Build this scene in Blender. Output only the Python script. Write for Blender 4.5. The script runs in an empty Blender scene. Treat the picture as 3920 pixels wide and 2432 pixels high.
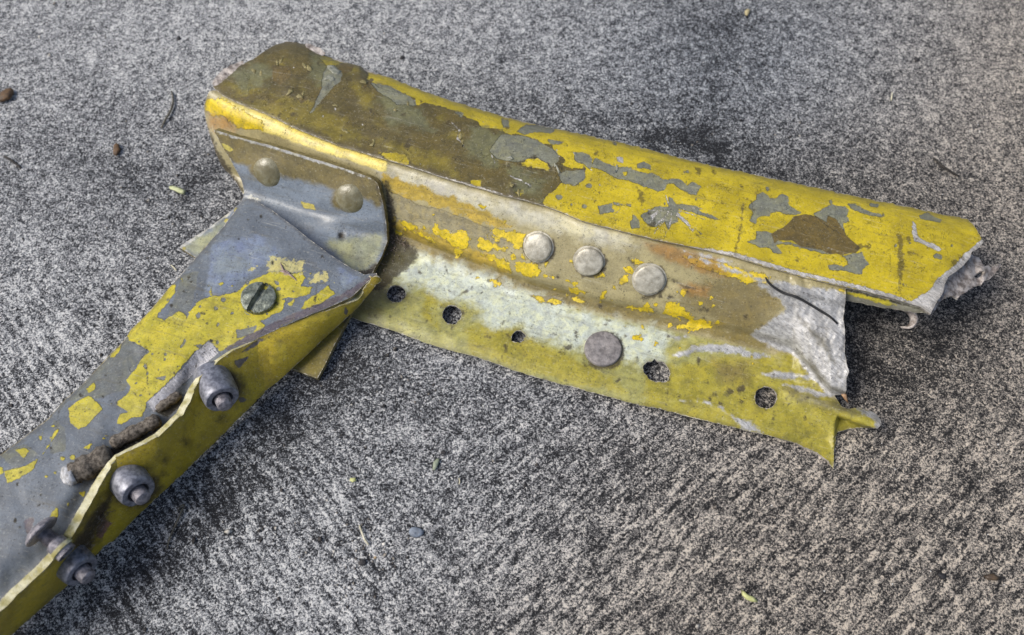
import bpy, math, random
import numpy as np
from mathutils import Vector, Matrix
random.seed(7); rng = np.random.default_rng(7)
S = bpy.context.scene
COL = S.collection

# ------------------------------------------------------------------ camera, sky, sun, exposure
FPX, DIST, PITCH = 3400.0, 0.32, math.radians(25)
cam_loc = np.array([0.0, -DIST*math.sin(PITCH), DIST*math.cos(PITCH)])
cd = bpy.data.cameras.new('camera'); cam = bpy.data.objects.new('camera', cd); COL.objects.link(cam)
cam.location = cam_loc; cam.rotation_euler = (PITCH, 0, 0)
cd.sensor_width = 36.0; cd.lens = 36.0*FPX/3920.0; cd.clip_start = 0.01; cd.clip_end = 50
cd.dof.use_dof = True; cd.dof.focus_distance = 0.298; cd.dof.aperture_fstop = 11.0
S.camera = cam
SUN_AZ = math.radians(-98)     # measured from +Y towards +X
SUN_EL = math.radians(50)
w = bpy.data.worlds.new('World'); S.world = w; w.use_nodes = True
nt = w.node_tree; bg = nt.nodes['Background']
sky = nt.nodes.new('ShaderNodeTexSky'); sky.sky_type = 'NISHITA'; sky.sun_disc = False
sky.sun_elevation = SUN_EL; sky.sun_rotation = SUN_AZ; sky.air_density = 1.0; sky.dust_density = 4.0; sky.ozone_density = 1.0
nt.links.new(sky.outputs[0], bg.inputs[0]); bg.inputs[1].default_value = 0.07
sd_ = bpy.data.lights.new('sun', 'SUN'); sd_.energy = 1.5; sd_.angle = math.radians(30); sd_.color = (1.0, 0.965, 0.89)
sun = bpy.data.objects.new('sun', sd_); COL.objects.link(sun)
sdir = Vector((math.sin(SUN_AZ)*math.cos(SUN_EL), math.cos(SUN_AZ)*math.cos(SUN_EL), math.sin(SUN_EL)))
sun.rotation_euler = sdir.to_track_quat('Z', 'Y').to_euler()
S.view_settings.view_transform = 'Standard'; S.view_settings.look = 'None'
S.view_settings.exposure = 0.92; S.view_settings.gamma = 1.0

# ------------------------------------------------------------------ survey: photo point + height (cm) -> place (m)
R = np.array([[1, 0, 0], [0, math.cos(PITCH), -math.sin(PITCH)], [0, math.sin(PITCH), math.cos(PITCH)]])
def P(px, py, z):
    px = np.asarray(px, float); py = np.asarray(py, float); z = np.asarray(z, float)*0.01
    d = np.stack([(px-1960)/FPX, -(py-1216)/FPX, -np.ones_like(px)], -1) @ R.T
    t = (z-cam_loc[2])/d[..., 2]
    return cam_loc + d*t[..., None]
def PV(px, py, z): return Vector(P(px, py, z).tolist())

# ------------------------------------------------------------------ 2-d helpers
def seg_near(pts, poly):
    """signed distance (+ inside) and nearest point for closed polygon"""
    poly = np.asarray(poly, float); n = len(poly)
    best = np.full(len(pts), 1e18); near = np.zeros_like(pts); ins = np.zeros(len(pts), bool)
    x, y = pts[:, 0], pts[:, 1]
    for i in range(n):
        a, b = poly[i], poly[(i+1) % n]; ab = b-a; L = (ab**2).sum()+1e-9
        t = np.clip(((pts-a) @ ab)/L, 0, 1); q = a+t[:, None]*ab
        d = ((pts-q)**2).sum(1); m = d < best
        best[m] = d[m]; near[m] = q[m]
        if a[1] != b[1]:
            c = ((a[1] > y) != (b[1] > y)) & (x < (b[0]-a[0])*(y-a[1])/(b[1]-a[1])+a[0]); ins ^= c
    d = np.sqrt(best); return np.where(ins, d, -d), near
def ragged(poly, step=12, amp=2.0, seed=1, closed=True):
    r = np.random.default_rng(seed); poly = np.asarray(poly, float); out = []
    n = len(poly)
    for i in range(n if closed else n-1):
        a, b = poly[i], poly[(i+1) % n]; k = max(1, int(np.hypot(*(b-a))/step))
        for j in range(k):
            p = a+(b-a)*j/k
            out.append(p+r.normal(0, amp, 2)*(0.35 if j == 0 else 1))
    return np.array(out)
def circ(cx, cy, rx, ry=None, n=22, jit=0.0, seed=0, rot=0):
    ry = ry or rx; r = np.random.default_rng(seed); t = np.arange(n)*2*math.pi/n
    k = 1+r.normal(0, jit, n) if jit else np.ones(n)
    x = rx*np.cos(t)*k; y = ry*np.sin(t)*k
    return np.stack([cx+x*math.cos(rot)-y*math.sin(rot), cy+x*math.sin(rot)+y*math.cos(rot)], 1)
def stroke(pts, wd):
    p = np.asarray(pts, float); d = np.gradient(p, axis=0); d /= np.linalg.norm(d, axis=1)[:, None]+1e-9
    nrm = np.stack([-d[:, 1], d[:, 0]], 1); k = len(p)
    ww = wd*0.5*np.array([0.25]+[1]*(k-2)+[0.25])[:, None]
    return np.concatenate([p+nrm*ww, (p-nrm*ww)[::-1]])
def lerp_line(x, pts):
    pts = np.asarray(pts, float); xs, ys = pts[:, 0], pts[:, 1]
    y = np.interp(x, xs, ys)
    y = np.where(x < xs[0], ys[0]+(x-xs[0])*(ys[1]-ys[0])/(xs[1]-xs[0]), y)
    return np.where(x > xs[-1], ys[-1]+(x-xs[-1])*(ys[-1]-ys[-2])/(xs[-1]-xs[-2]), y)
def rail_field(rails):
    """rails: list of (line [(x,y)..], z number or [(x,z)..]) ordered by growing y; returns z(x,y), PCHIP across"""
    def f(x, y):
        K = len(rails)
        Y = np.stack([lerp_line(x, r[0]) for r in rails]); Z = np.stack([np.full_like(x, r[1]) if np.isscalar(r[1]) else lerp_line(x, r[1]) for r in rails])
        for k in range(1, K): Y[k] = np.maximum(Y[k], Y[k-1]+2)
        h = np.diff(Y, axis=0); s = np.diff(Z, axis=0)/h
        m = np.zeros_like(Z); m[0] = s[0]; m[-1] = s[-1]
        for k in range(1, K-1):
            a, b = s[k-1], s[k]; ok = a*b > 0
            m[k] = np.where(ok, 2*a*b/np.where(ok, a+b, 1), 0)
        out = Z[0]+m[0]*(y-Y[0])
        out = np.where(y > Y[-1], Z[-1]+m[-1]*(y-Y[-1]), out)
        for k in range(K-1):
            t = (y-Y[k])/h[k]; inside = (t >= 0) & (t <= 1); t = np.clip(t, 0, 1)
            v = (2*t**3-3*t**2+1)*Z[k]+(t**3-2*t**2+t)*h[k]*m[k]+(-2*t**3+3*t**2)*Z[k+1]+(t**3-t**2)*h[k]*m[k+1]
            out = np.where(inside, v, out)
        return out
    return f
def plane(*pp):
    A = np.array([[p[0], p[1], 1] for p in pp], float); b = np.array([p[2] for p in pp], float)
    c = np.linalg.lstsq(A, b, rcond=None)[0]
    return lambda x, y: c[0]*x+c[1]*y+c[2]
def bump(x, y, cx, cy, r, h, ry=None): return h*np.exp(-(((x-cx)/r)**2+((y-cy)/(ry or r))**2))
def wob(x, y, L, seed=0):
    r = np.random.default_rng(seed); o = 0
    for k in range(6):
        a = r.uniform(0, 6.28); f = 2*math.pi/(L*r.uniform(.6, 1.7)); o = o+np.sin((x*math.cos(a)+y*math.sin(a))*f+r.uniform(0, 6.28))
    return o/6

# ------------------------------------------------------------------ materials
def lin(c):
    c = [v/255 for v in c]; return tuple((v/12.92 if v <= .04045 else ((v+.055)/1.055)**2.4) for v in c)+(1,)
class NG:
    def __init__(s, name):
        s.m = bpy.data.materials.new(name); s.m.use_nodes = True; s.t = s.m.node_tree; s.n = s.t.nodes; s.l = s.t.links
        s.b = s.n['Principled BSDF']
        tc = s.n.new('ShaderNodeTexCoord'); mp = s.n.new('ShaderNodeMapping'); mp.inputs['Scale'].default_value = (100, 100, 100)
        s.l.new(tc.outputs['Object'], mp.inputs[0]); s.co = mp.outputs[0]
    def noise(s, scale, detail=3, rough=.55, co=None, dist=0):
        n = s.n.new('ShaderNodeTexNoise'); n.inputs['Scale'].default_value = scale; n.inputs['Detail'].default_value = detail
        n.inputs['Roughness'].default_value = rough; n.inputs['Distortion'].default_value = dist; s.l.new(co or s.co, n.inputs['Vector']); return n.outputs['Fac']
    def vor(s, scale, feat='F1', out='Distance', co=None):
        n = s.n.new('ShaderNodeTexVoronoi'); n.feature = feat; n.inputs['Scale'].default_value = scale; s.l.new(co or s.co, n.inputs['Vector']); return n.outputs[out]
    def math(s, op, a, b=None, c=None, clamp=False):
        n = s.n.new('ShaderNodeMath'); n.operation = op; n.use_clamp = clamp
        for i, v in enumerate((a, b, c)):
            if v is None: continue
            if isinstance(v, (int, float)): n.inputs[i].default_value = v
            else: s.l.new(v, n.inputs[i])
        return n.outputs[0]
    def ramp(s, v, lo, hi, a=0.0, b=1.0, smooth=True):
        n = s.n.new('ShaderNodeMapRange'); n.interpolation_type = 'SMOOTHSTEP' if smooth else 'LINEAR'
        s.l.new(v, n.inputs[0]); n.inputs[1].default_value = lo; n.inputs[2].default_value = hi; n.inputs[3].default_value = a; n.inputs[4].default_value = b; return n.outputs[0]
    def mix(s, f, a, b, mode='MIX'):
        n = s.n.new('ShaderNodeMix'); n.data_type = 'RGBA'; n.blend_type = mode
        for idx, v in ((0, f), (6, a), (7, b)):
            if isinstance(v, (int, float)): n.inputs[idx].default_value = v
            elif isinstance(v, tuple): n.inputs[idx].default_value = v
            else: s.l.new(v, n.inputs[idx])
        return n.outputs[2]
    def fmix(s, f, a, b):
        n = s.n.new('ShaderNodeMix'); n.data_type = 'FLOAT'
        for idx, v in ((0, f), (2, a), (3, b)):
            if isinstance(v, (int, float)): n.inputs[idx].default_value = v
            else: s.l.new(v, n.inputs[idx])
        return n.outputs[0]
    def attr(s, name):
        n = s.n.new('ShaderNodeAttribute'); n.attribute_name = name; return n.outputs['Fac']
    def mapping(s, rot, scale):
        n = s.n.new('ShaderNodeMapping'); n.vector_type = 'TEXTURE' if False else 'POINT'; n.inputs['Rotation'].default_value = (0, 0, rot)
        s.l.new(s.co, n.inputs[0]); m2 = s.n.new('ShaderNodeMapping'); m2.inputs['Scale'].default_value = scale; s.l.new(n.outputs[0], m2.inputs[0]); return m2.outputs[0]
    def bumpn(s, h, dist=0.0002, strength=1.0):
        n = s.n.new('ShaderNodeBump'); n.inputs['Distance'].default_value = dist; n.inputs['Strength'].default_value = strength
        s.l.new(h, n.inputs['Height']); s.l.new(n.outputs[0], s.b.inputs['Normal']); return n

def painted(name, base, layers, rough=.5, pits=0.5, tint=0.22, grain=1.0, blister=0.0):
    """worn paint: base coat and a stack of coats; each coat's extent is a distance stored on the sheet, its edge broken by noise.
    layer = (attr, rgb, amp px, noise scale /cm, softness px, height, roughness, metallic)"""
    g = NG(name); col = lin(base); bmp = None; r = rough; met = 0.0
    big = g.noise(.9, 4, .6); fine = g.noise(9, 4, .65); mid = g.noise(3.2, 5, .65)
    col = g.mix(g.ramp(big, .35, .65), tuple(c*(1-tint) for c in col[:3])+(1,), tuple(min(1, c*(1+tint*.6)) for c in col[:3])+(1,))
    col = g.mix(g.ramp(mid, .45, .7, 0, .45), col, tuple(c*.72 for c in lin(base)[:3])+(1,))
    h = g.math('MULTIPLY', fine, .10*grain)
    edges = None
    for i, lay in enumerate(layers):
        at, rgb, amp, ns, soft, hh, rr, mm = lay[:8]; op = lay[8] if len(lay) > 8 else 1.0
        of = g.n.new('ShaderNodeMapping'); of.inputs['Location'].default_value = (i*7.3+1, i*3.1, i*5.7); g.l.new(g.co, of.inputs[0])
        n1 = g.noise(ns, 6, .66, co=of.outputs[0], dist=.25)
        d = g.math('ADD', g.attr(at), g.math('MULTIPLY', g.math('SUBTRACT', n1, .5), amp*4.2/10))
        mask = g.ramp(d, -soft/20, soft/20, 0, op)
        c = lin(rgb); lc = g.mix(g.ramp(mid, .38, .66), tuple(v*.78 for v in c[:3])+(1,), tuple(min(1, v*1.12) for v in c[:3])+(1,))
        lc = g.mix(g.ramp(g.noise(1.1+.3*i, 5, .68, co=of.outputs[0], dist=.6), .42, .66, 0, .7), lc, (c[0]*1.32, c[1]*1.24, c[2]*.9, 1))
        lc = g.mix(g.ramp(g.noise(1.7+.2*i, 4, .68, co=of.outputs[0]), .52, .68, 0, .6), lc, (c[0]*.66, c[1]*.66, c[2]*.8, 1))
        if at == 'bare':
            sc = g.noise(5, 5, .75, co=g.mapping(.75, (.45, 3.2, 2))); lc = g.mix(g.ramp(sc, .38, .60), tuple(v*.68 for v in c[:3])+(1,), tuple(min(1, v*1.2) for v in c[:3])+(1,)); lc = g.mix(g.ramp(g.noise(1.5, 4, .7), .42, .62, 0, .6), lc, tuple(v*.5 for v in c[:3])+(1,))
            h = g.math('ADD', h, g.math('MULTIPLY', g.math('MULTIPLY', sc, mask), .7))
        col = g.mix(mask, col, lc)
        r = g.fmix(mask, r, rr); met = g.fmix(mask, met, mm)
        if hh: h = g.math('ADD', h, g.math('MULTIPLY', mask, hh))
        if soft < 5:
            e = g.math('MULTIPLY', g.ramp(d, -.30, 0), g.ramp(d, 0.02, .22, 1, 0)); edges = e if edges is None else g.math('MAXIMUM', edges, e)
    if edges is not None: col = g.mix(g.math('MULTIPLY', edges, .34), col, (.05, .045, .03, 1))
    # worn rims, grime near the edges, streaks and mottling
    ed = g.attr('edge')
    gr = g.ramp(g.math('ADD', ed, g.math('MULTIPLY', g.noise(2.6, 4, .7), 3.2)), 1.2, 3.4, .42, 0)
    col = g.mix(gr, col, (.055, .045, .03, 1))
    ch = g.ramp(g.math('ADD', ed, g.math('MULTIPLY', g.noise(7, 4, .7), 1.6)), .78, 1.0, .75, 0)
    col = g.mix(ch, col, (.52, .49, .43, 1))
    mot = g.noise(13, 4, .75); mot2 = g.noise(30, 3, .7)
    col = g.mix(g.ramp(mot, .44, .32, 0, .55), col, (.04, .036, .028, 1))
    col = g.mix(g.ramp(mot, .56, .70, 0, .28), col, (.62, .60, .50, 1))
    col = g.mix(g.ramp(mot2, .42, .32, 0, .45), col, (.03, .028, .022, 1))
    st = g.noise(1.6, 5, .72, co=g.mapping(.27, (.22, 2.6, 2)))
    col = g.mix(g.ramp(st, .52, .70, 0, .34), col, (.10, .085, .045, 1))
    st2 = g.noise(2.6, 5, .75, co=g.mapping(.30, (.3, 4.5, 2)))
    col = g.mix(g.ramp(st2, .58, .74, 0, .30), col, (.66, .63, .52, 1))
    # pits, specks, hairline cracks
    sp = g.math('MULTIPLY', g.ramp(g.noise(17, 2, .6), .63, .70), g.ramp(g.noise(1.3, 3), .40, .62))
    col = g.mix(g.math('MULTIPLY', sp, pits), col, (.035, .035, .028, 1))
    sp2 = g.math('MULTIPLY', g.ramp(g.vor(5.2), .10, .17, 1, 0), g.ramp(g.noise(2.1, 2), .52, .60))
    col = g.mix(g.math('MULTIPLY', sp2, pits*.9), col, (.04, .035, .025, 1))
    scr = g.noise(3.0, 4, .7, co=g.mapping(.35, (.35, 7, 3)))
    col = g.mix(g.ramp(scr, .68, .78, 0, .22), col, (.55, .53, .48, 1))
    sc2 = g.noise(2.2, 3, .7, co=g.mapping(-.9, (.3, 8, 3)))
    col = g.mix(g.ramp(sc2, .70, .80, 0, .22), col, (.06, .06, .05, 1))
    dirt_shade = g.math('MULTIPLY', g.ramp(g.noise(1.7, 5, .7), .52, .75), .30)
    col = g.mix(dirt_shade, col, (.09, .075, .05, 1))
    g.l.new(col, g.b.inputs['Base Color'])
    r2 = g.math('ADD', r, g.math('MULTIPLY', g.math('SUBTRACT', fine, .5), .35), clamp=True)
    g.l.new(r2, g.b.inputs['Roughness'])
    if not isinstance(met, float): g.l.new(met, g.b.inputs['Metallic'])
    h = g.math('ADD', h, g.math('MULTIPLY', g.noise(28, 3, .7), .10*grain))
    h = g.math('ADD', h, g.math('MULTIPLY', mid, .25*grain))
    if blister: h = g.math('ADD', h, g.math('MULTIPLY', g.math('MULTIPLY', g.ramp(g.noise(3.2, 5, .75, dist=.6), .56, .62), g.ramp(g.noise(1.1, 3), .46, .58)), blister))
    h = g.math('SUBTRACT', h, g.math('MULTIPLY', sp, .3))
    g.bumpn(h, .00034, 1.0)
    return g.m
def simple(name, c1, c2, scale=6, rough=.5, met=0.0, bmp=.5, dark=.35, spec=.5):
    g = NG(name); n = g.noise(scale, 5, .65); col = g.mix(g.ramp(n, .35, .65), lin(c1), lin(c2))
    sp = g.ramp(g.noise(scale*4, 3, .6), .60, .70); col = g.mix(g.math('MULTIPLY', sp, dark), col, (.03, .03, .028, 1))
    wh = g.ramp(g.noise(scale*2.3, 3, .7), .62, .72); col = g.mix(g.math('MULTIPLY', wh, dark*.6), col, tuple(min(1, v*1.8) for v in lin(c2)[:3])+(1,))
    g.l.new(col, g.b.inputs['Base Color']); g.b.inputs['Metallic'].default_value = met
    g.l.new(g.math('ADD', g.math('MULTIPLY', n, .3), rough-.15), g.b.inputs['Roughness'])
    g.b.inputs['Specular IOR Level'].default_value = spec
    g.bumpn(g.math('ADD', g.noise(scale*3, 4, .7), g.math('MULTIPLY', n, .6)), .00025, bmp)
    return g.m

M_rim_pale = simple('torn_edge_metal', (150, 140, 130), (205, 200, 192), 9, .5, .25, .8, .5)
M_rim_cream = simple('chalky_cream_edge', (150, 142, 84), (206, 202, 172), 2.5, .7, 0, .9, .45)
M_rim_dark = simple('grimy_edge', (60, 54, 36), (120, 108, 66), 7, .7, 0, .9, .5)
M_rim_olive = simple('olive_edge', (98, 88, 50), (142, 130, 88), 6, .55, 0, .8, .4)
M_rivet = simple('rivet_aluminium', (150, 145, 130), (192, 188, 174), 4, .36, .2, .5, .5)
M_rivet_big = simple('weathered_rivet_head', (108, 104, 104), (146, 141, 140), 6, .5, .15, .7, .55)
M_nut = simple('grey_collar_nut', (96, 98, 108), (146, 148, 158), 7, .34, .3, .35, .6)
M_bolt = simple('bolt_steel', (100, 98, 106), (160, 156, 162), 8, .4, .4, .8, .5)
M_screw = simple('screw_head_metal', (84, 90, 82), (150, 156, 144), 5, .36, .45, .8, .6)
M_corr = simple('corroded_pin', (52, 45, 38), (128, 120, 110), 9, .8, 0, 1.2, .8)
M_fluff = simple('grime_fluff', (60, 52, 48), (165, 150, 140), 9, .85, 0, 1, .5)
M_dark = simple('dark_stem', (22, 24, 26), (40, 40, 42), 8, .6, 0, .5, .2)

# ------------------------------------------------------------------ mesh helpers
def link(name, me, parent=None, mats=()):
    o = bpy.data.objects.new(name, me); COL.objects.link(o)
    for m in mats: me.materials.append(m)
    if parent is not None: o.parent = parent
    return o
def add_attr(me, name, vals):
    a = me.attributes.new(name, 'FLOAT', 'POINT'); a.data.foreach_set('value', np.asarray(vals, np.float32))
def mesh_from(name, v, f):
    me = bpy.data.meshes.new(name); me.from_pydata([tuple(p) for p in v], [], [tuple(q) for q in f])
    me.polygons.foreach_set('use_smooth', [True]*len(me.polygons)); me.update(); return me
SHEETS = {}
def sheet(name, outline, zf, mats, parent, thick=.12, cell=5, rot=0.0, holes=(), layers=None, split=45, rimmat=1, flip=False):
    """a bent metal sheet: outline and holes surveyed from the photograph, heights zf(px,py) in cm, real thickness"""
    outline = np.asarray(outline, float); c, s = math.cos(rot), math.sin(rot)
    def to(p): return np.stack([p[:, 0]*c+p[:, 1]*s, -p[:, 0]*s+p[:, 1]*c], 1)
    def fr(p): return np.stack([p[:, 0]*c-p[:, 1]*s, p[:, 0]*s+p[:, 1]*c], 1)
    q = to(outline); lo = q.min(0)-cell; hi = q.max(0)+cell
    gx = np.arange(lo[0], hi[0]+cell, cell); gy = np.arange(lo[1], hi[1]+cell, cell)
    GX, GY = np.meshgrid(gx, gy, indexing='ij'); nx, ny = GX.shape
    V = fr(np.stack([GX.ravel(), GY.ravel()], 1))
    sdv, near = seg_near(V, outline)
    for hpoly in holes:
        sh, nh = seg_near(V, hpoly); m = (-sh) < sdv; sdv = np.where(m, -sh, sdv); near[m] = nh[m]
    idx = np.arange(nx*ny).reshape(nx, ny)
    quads = np.stack([idx[:-1, :-1], idx[:-1, 1:], idx[1:, 1:], idx[1:, :-1]], -1).reshape(-1, 4)
    keep = sdv[quads].mean(1) > 0
    quads = quads[keep]
    cnt = np.zeros(nx*ny, int); np.add.at(cnt, quads.ravel(), 1)
    bnd = (cnt > 0) & (cnt < 4)
    mv = bnd & (np.abs(sdv) < cell*1.3); V[mv] = near[mv]
    used = np.where(cnt > 0)[0]; remap = -np.ones(nx*ny, int); remap[used] = np.arange(len(used))
    V = V[used]; quads = remap[quads]
    X = P(V[:, 0], V[:, 1], zf(V[:, 0], V[:, 1]))
    a, b, d = X[quads[0, 0]], X[quads[0, 1]], X[quads[0, 2]]
    if np.cross(b-a, d-a)[2] < 0: quads = quads[:, ::-1]
    me = mesh_from(name, X, quads)
    for k, polys in (layers or {}).items():
        sdm = np.full(len(V), -400.0)
        for p in polys:
            neg = isinstance(p, tuple) and len(p) == 2 and isinstance(p[0], str)
            sv, _ = seg_near(V, p[1] if neg else p)
            sdm = np.minimum(sdm, -sv) if neg else np.maximum(sdm, sv)
        add_attr(me, k, np.clip(sdm, -400, 400)/10)
    add_attr(me, 'edge', np.clip(sdv[used], 0, 60)/10)
    o = link(name, me, parent, mats)
    md = o.modifiers.new('thickness', 'SOLIDIFY'); md.thickness = thick*.01; md.offset = -1; md.use_even_offset = False
    if len(mats) > 1: md.material_offset_rim = rimmat
    es = o.modifiers.new('edges', 'EDGE_SPLIT'); es.split_angle = math.radians(split)
    SHEETS[name] = zf
    return o
def surf(zf, px, py, e=6):
    p = P(px, py, zf(np.array([px], float), np.array([py], float))[0])
    a = P(px+e, py, zf(np.array([px+e], float), np.array([py], float))[0])-P(px-e, py, zf(np.array([px-e], float), np.array([py], float))[0])
    b = P(px, py-e, zf(np.array([px], float), np.array([py-e], float))[0])-P(px, py+e, zf(np.array([px], float), np.array([py+e], float))[0])
    n = np.cross(a, b); n /= np.linalg.norm(n); return Vector(p.tolist()), Vector(n.tolist())
def lathe(name, prof, loc, axis, parent, mat, n=40, jit=0.0, seed=0, smooth_angle=40, roll=0.0):
    """prof: (radius cm, height cm) pairs, first and last radius may be 0"""
    r = np.random.default_rng(seed); q = axis.to_track_quat('Z', 'Y').to_matrix(); vs = []; fs = []
    ph = r.uniform(0, 6.28, 4)
    for (rad, z) in prof:
        for k in range(n):
            t = 2*math.pi*k/n+roll; j = 1+jit*(math.sin(2*t+ph[0])+.6*math.sin(3*t+ph[1])+.5*math.sin(7*t+ph[2]+z*9)); zz = z+jit*.4*math.sin(5*t+ph[3])*rad
            vs.append(loc+q @ Vector((rad*j*math.cos(t), rad*j*math.sin(t), zz))*.01)
    K = len(prof)
    for i in range(K-1):
        for k in range(n):
            k2 = (k+1) % n; fs.append((i*n+k, i*n+k2, (i+1)*n+k2, (i+1)*n+k))
    fs.append(tuple((K-1)*n+k for k in range(n)))
    me = mesh_from(name, vs, fs); o = link(name, me, parent, (mat,))
    es = o.modifiers.new('edges', 'EDGE_SPLIT'); es.split_angle = math.radians(smooth_angle)
    return o
def tube(name, pts, rad, mat, parent=None, n=8, jit=0.0, seed=0, flat=1.0):
    """pts: Vectors (m); rad: number or list in cm"""
    r = np.random.default_rng(seed); vs = []; fs = []; K = len(pts)
    rads = [rad]*K if isinstance(rad, (int, float)) else rad
    for i, p in enumerate(pts):
        d = (pts[min(i+1, K-1)]-pts[max(i-1, 0)]).normalized(); u = d.cross(Vector((0, 0, 1))); u = u.normalized() if u.length > 1e-6 else Vector((1, 0, 0)); v = u.cross(d).normalized()
        for k in range(n):
            t = 2*math.pi*k/n; j = 1+r.normal(0, jit) if jit else 1
            vs.append(p+(u*math.cos(t)+v*math.sin(t)*flat)*rads[i]*.01*j)
    for i in range(K-1):
        for k in range(n): fs.append((i*n+k, i*n+(k+1) % n, (i+1)*n+(k+1) % n, (i+1)*n+k))
    fs.append(tuple(range(n))[::-1]); fs.append(tuple((K-1)*n+k for k in range(n)))
    return link(name, mesh_from(name, vs, fs), parent, (mat,))
def smooth_path(pts, k=4):
    out = []; n = len(pts)
    for i in range(n-1):
        p0, p1, p2, p3 = pts[max(i-1, 0)], pts[i], pts[i+1], pts[min(i+2, n-1)]
        for j in range(k):
            t = j/k; out.append(.5*((2*p1)+(p2-p0)*t+(2*p0-5*p1+4*p2-p3)*t*t+(3*p1-p0-3*p2+p3)*t**3))
    out.append(pts[-1]); return out
def tag(o, label=None, cat=None, kind=None, group=None):
    if label: o['label'] = label
    if cat: o['category'] = cat
    if kind: o['kind'] = kind
    if group: o['group'] = group
    return o

# ------------------------------------------------------------------ ground
def build_ground():
    d = np.arange(-.235, .2351, .0025)
    ex = np.concatenate([np.linspace(-1.5, -.26, 14), d, np.linspace(.26, 1.5, 14)]); ey = ex.copy()
    GX, GY = np.meshgrid(ex, ey, indexing='ij'); nx, ny = GX.shape
    x, y = GX.ravel(), GY.ravel()
    # photo position of each ground point, only to survey where the stains and painted shade lie
    rel = np.stack([x, y, np.zeros_like(x)], 1)-cam_loc; c = rel @ R
    px = 1960+FPX*c[:, 0]/-c[:, 2]; py = 1216-FPX*c[:, 1]/-c[:, 2]
    # dark stains plus painted cast shade of arm, cap and torn end: (cx, cy, rx, ry, rotation, weight)
    stains_shade = [(2740, 90, 230, 160, .3, .75), (2700, 400, 260, 240, .3, .6), (2450, 560, 420, 110, .25, .75), (2850, 620, 420, 110, .3, .75), (3300, 640, 330, 120, .3, .5),
              (2000, 420, 300, 60, .3, .35), (3650, 900, 160, 260, .1, .5), (3450, 1300, 260, 260, 0, .8), (3350, 1500, 200, 250, 0, .5), (3700, 1250, 180, 200, 0, .5),
              (560, 700, 260, 110, .2, .75), (820, 640, 90, 160, .5, .5), (150, 560, 220, 60, .3, .4), (430, 420, 240, 90, .4, .35), (120, 800, 220, 60, 0, .35), (700, 900, 200, 60, -.4, .4),
              (1250, 1450, 330, 120, -.55, .8), (900, 1850, 520, 130, -.8, .95), (600, 2150, 420, 120, -.9, .9), (1500, 1500, 300, 90, .3, .45), (1900, 1850, 480, 120, -.2, .25),
              (2300, 1750, 240, 100, 0, .35), (2900, 2250, 360, 90, -.3, .3), (1500, 2250, 260, 60, .7, .3), (3550, 2000, 260, 90, -.7, .3), (2350, 2050, 160, 60, -.3, .3),
              (2000, 1560, 320, 70, .25, .3), (2500, 1800, 320, 70, .2, .3), (3050, 30, 60, 30, 0, .2), (3000, 1950, 300, 60, .5, .25)]
    st = np.zeros_like(px)
    for (cx, cy, rx, ry, a, wt) in stains_shade:
        u = (px-cx)*math.cos(a)+(py-cy)*math.sin(a); v = -(px-cx)*math.sin(a)+(py-cy)*math.cos(a)
        st += wt*np.exp(-((u/rx)**2+(v/ry)**2))
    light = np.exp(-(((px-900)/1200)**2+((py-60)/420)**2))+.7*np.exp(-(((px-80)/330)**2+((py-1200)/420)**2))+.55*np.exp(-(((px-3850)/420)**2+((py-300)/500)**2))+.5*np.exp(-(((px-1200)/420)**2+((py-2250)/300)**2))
    warm = 1/(1+np.exp(-((px-2700)/260+(py-1300)/380)))  # warm tint lower right, partly a light cast put into the concrete colour
    bl = np.exp(-(((px-2900)/700)**2+((py-300)/360)**2))  # bluish tint top right, partly a light cast put into the colour
    sA = np.clip((py-1350)/500, 0, 1)*np.clip((px-1500)/500, 0, 1)
    sB = np.clip((py-1500)/400, 0, 1)*np.clip((1900-px)/500, 0, 1)+np.clip((1100-px)/400, 0, 1)*np.clip((py-900)/400, 0, 1)
    far = (np.abs(x) > .24) | (np.abs(y) > .24)
    for arr in (st, light, warm, bl): arr[far] = arr[far]*.5
    idx = np.arange(nx*ny).reshape(nx, ny)
    q = np.stack([idx[:-1, :-1], idx[1:, :-1], idx[1:, 1:], idx[:-1, 1:]], -1).reshape(-1, 4)
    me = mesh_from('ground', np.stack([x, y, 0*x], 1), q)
    for k, v in (('stain', st), ('light', light), ('warm', warm), ('blue', bl), ('sa', sA), ('sb', np.clip(sB, 0, 1))): add_attr(me, k, np.clip(v, 0, 2))  # the first attribute also carries the painted cast shade
    g = NG('worn_concrete')
    n1 = g.noise(14.0, 2, .6); n2 = g.noise(27.0, 2, .6); n3 = g.noise(3.0, 4, .6); n4 = g.noise(.7, 4, .6)
    A = g.noise(4.6, 2, .6, co=g.mapping(-.75, (.22, 1.15, 1)), dist=.5); B = g.noise(4.6, 3, .6, co=g.mapping(.85, (.22, 1.15, 1)), dist=.5); n5 = g.noise(1.5, 4, .6)
    wp = g.n.new('ShaderNodeVectorMath'); wp.operation = 'ADD'; nw = g.n.new('ShaderNodeTexNoise'); nw.inputs['Scale'].default_value = 9; g.l.new(g.co, nw.inputs['Vector'])
    ws = g.n.new('ShaderNodeVectorMath'); ws.operation = 'SCALE'; ws.inputs['Scale'].default_value = .16; g.l.new(nw.outputs['Color'], ws.inputs[0]); g.l.new(g.co, wp.inputs[0]); g.l.new(ws.outputs[0], wp.inputs[1])
    def cell(scale):
        sp_ = g.n.new('ShaderNodeSeparateColor'); g.l.new(g.vor(scale, out='Color', co=wp.outputs[0]), sp_.inputs[0]); return sp_.outputs[0]
    c1 = cell(10.5); c2 = cell(18.0)
    cells = g.math('ADD', g.math('MULTIPLY', g.math('SUBTRACT', c1, .5), .12), g.math('MULTIPLY', g.math('SUBTRACT', c2, .5), .13))
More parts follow.
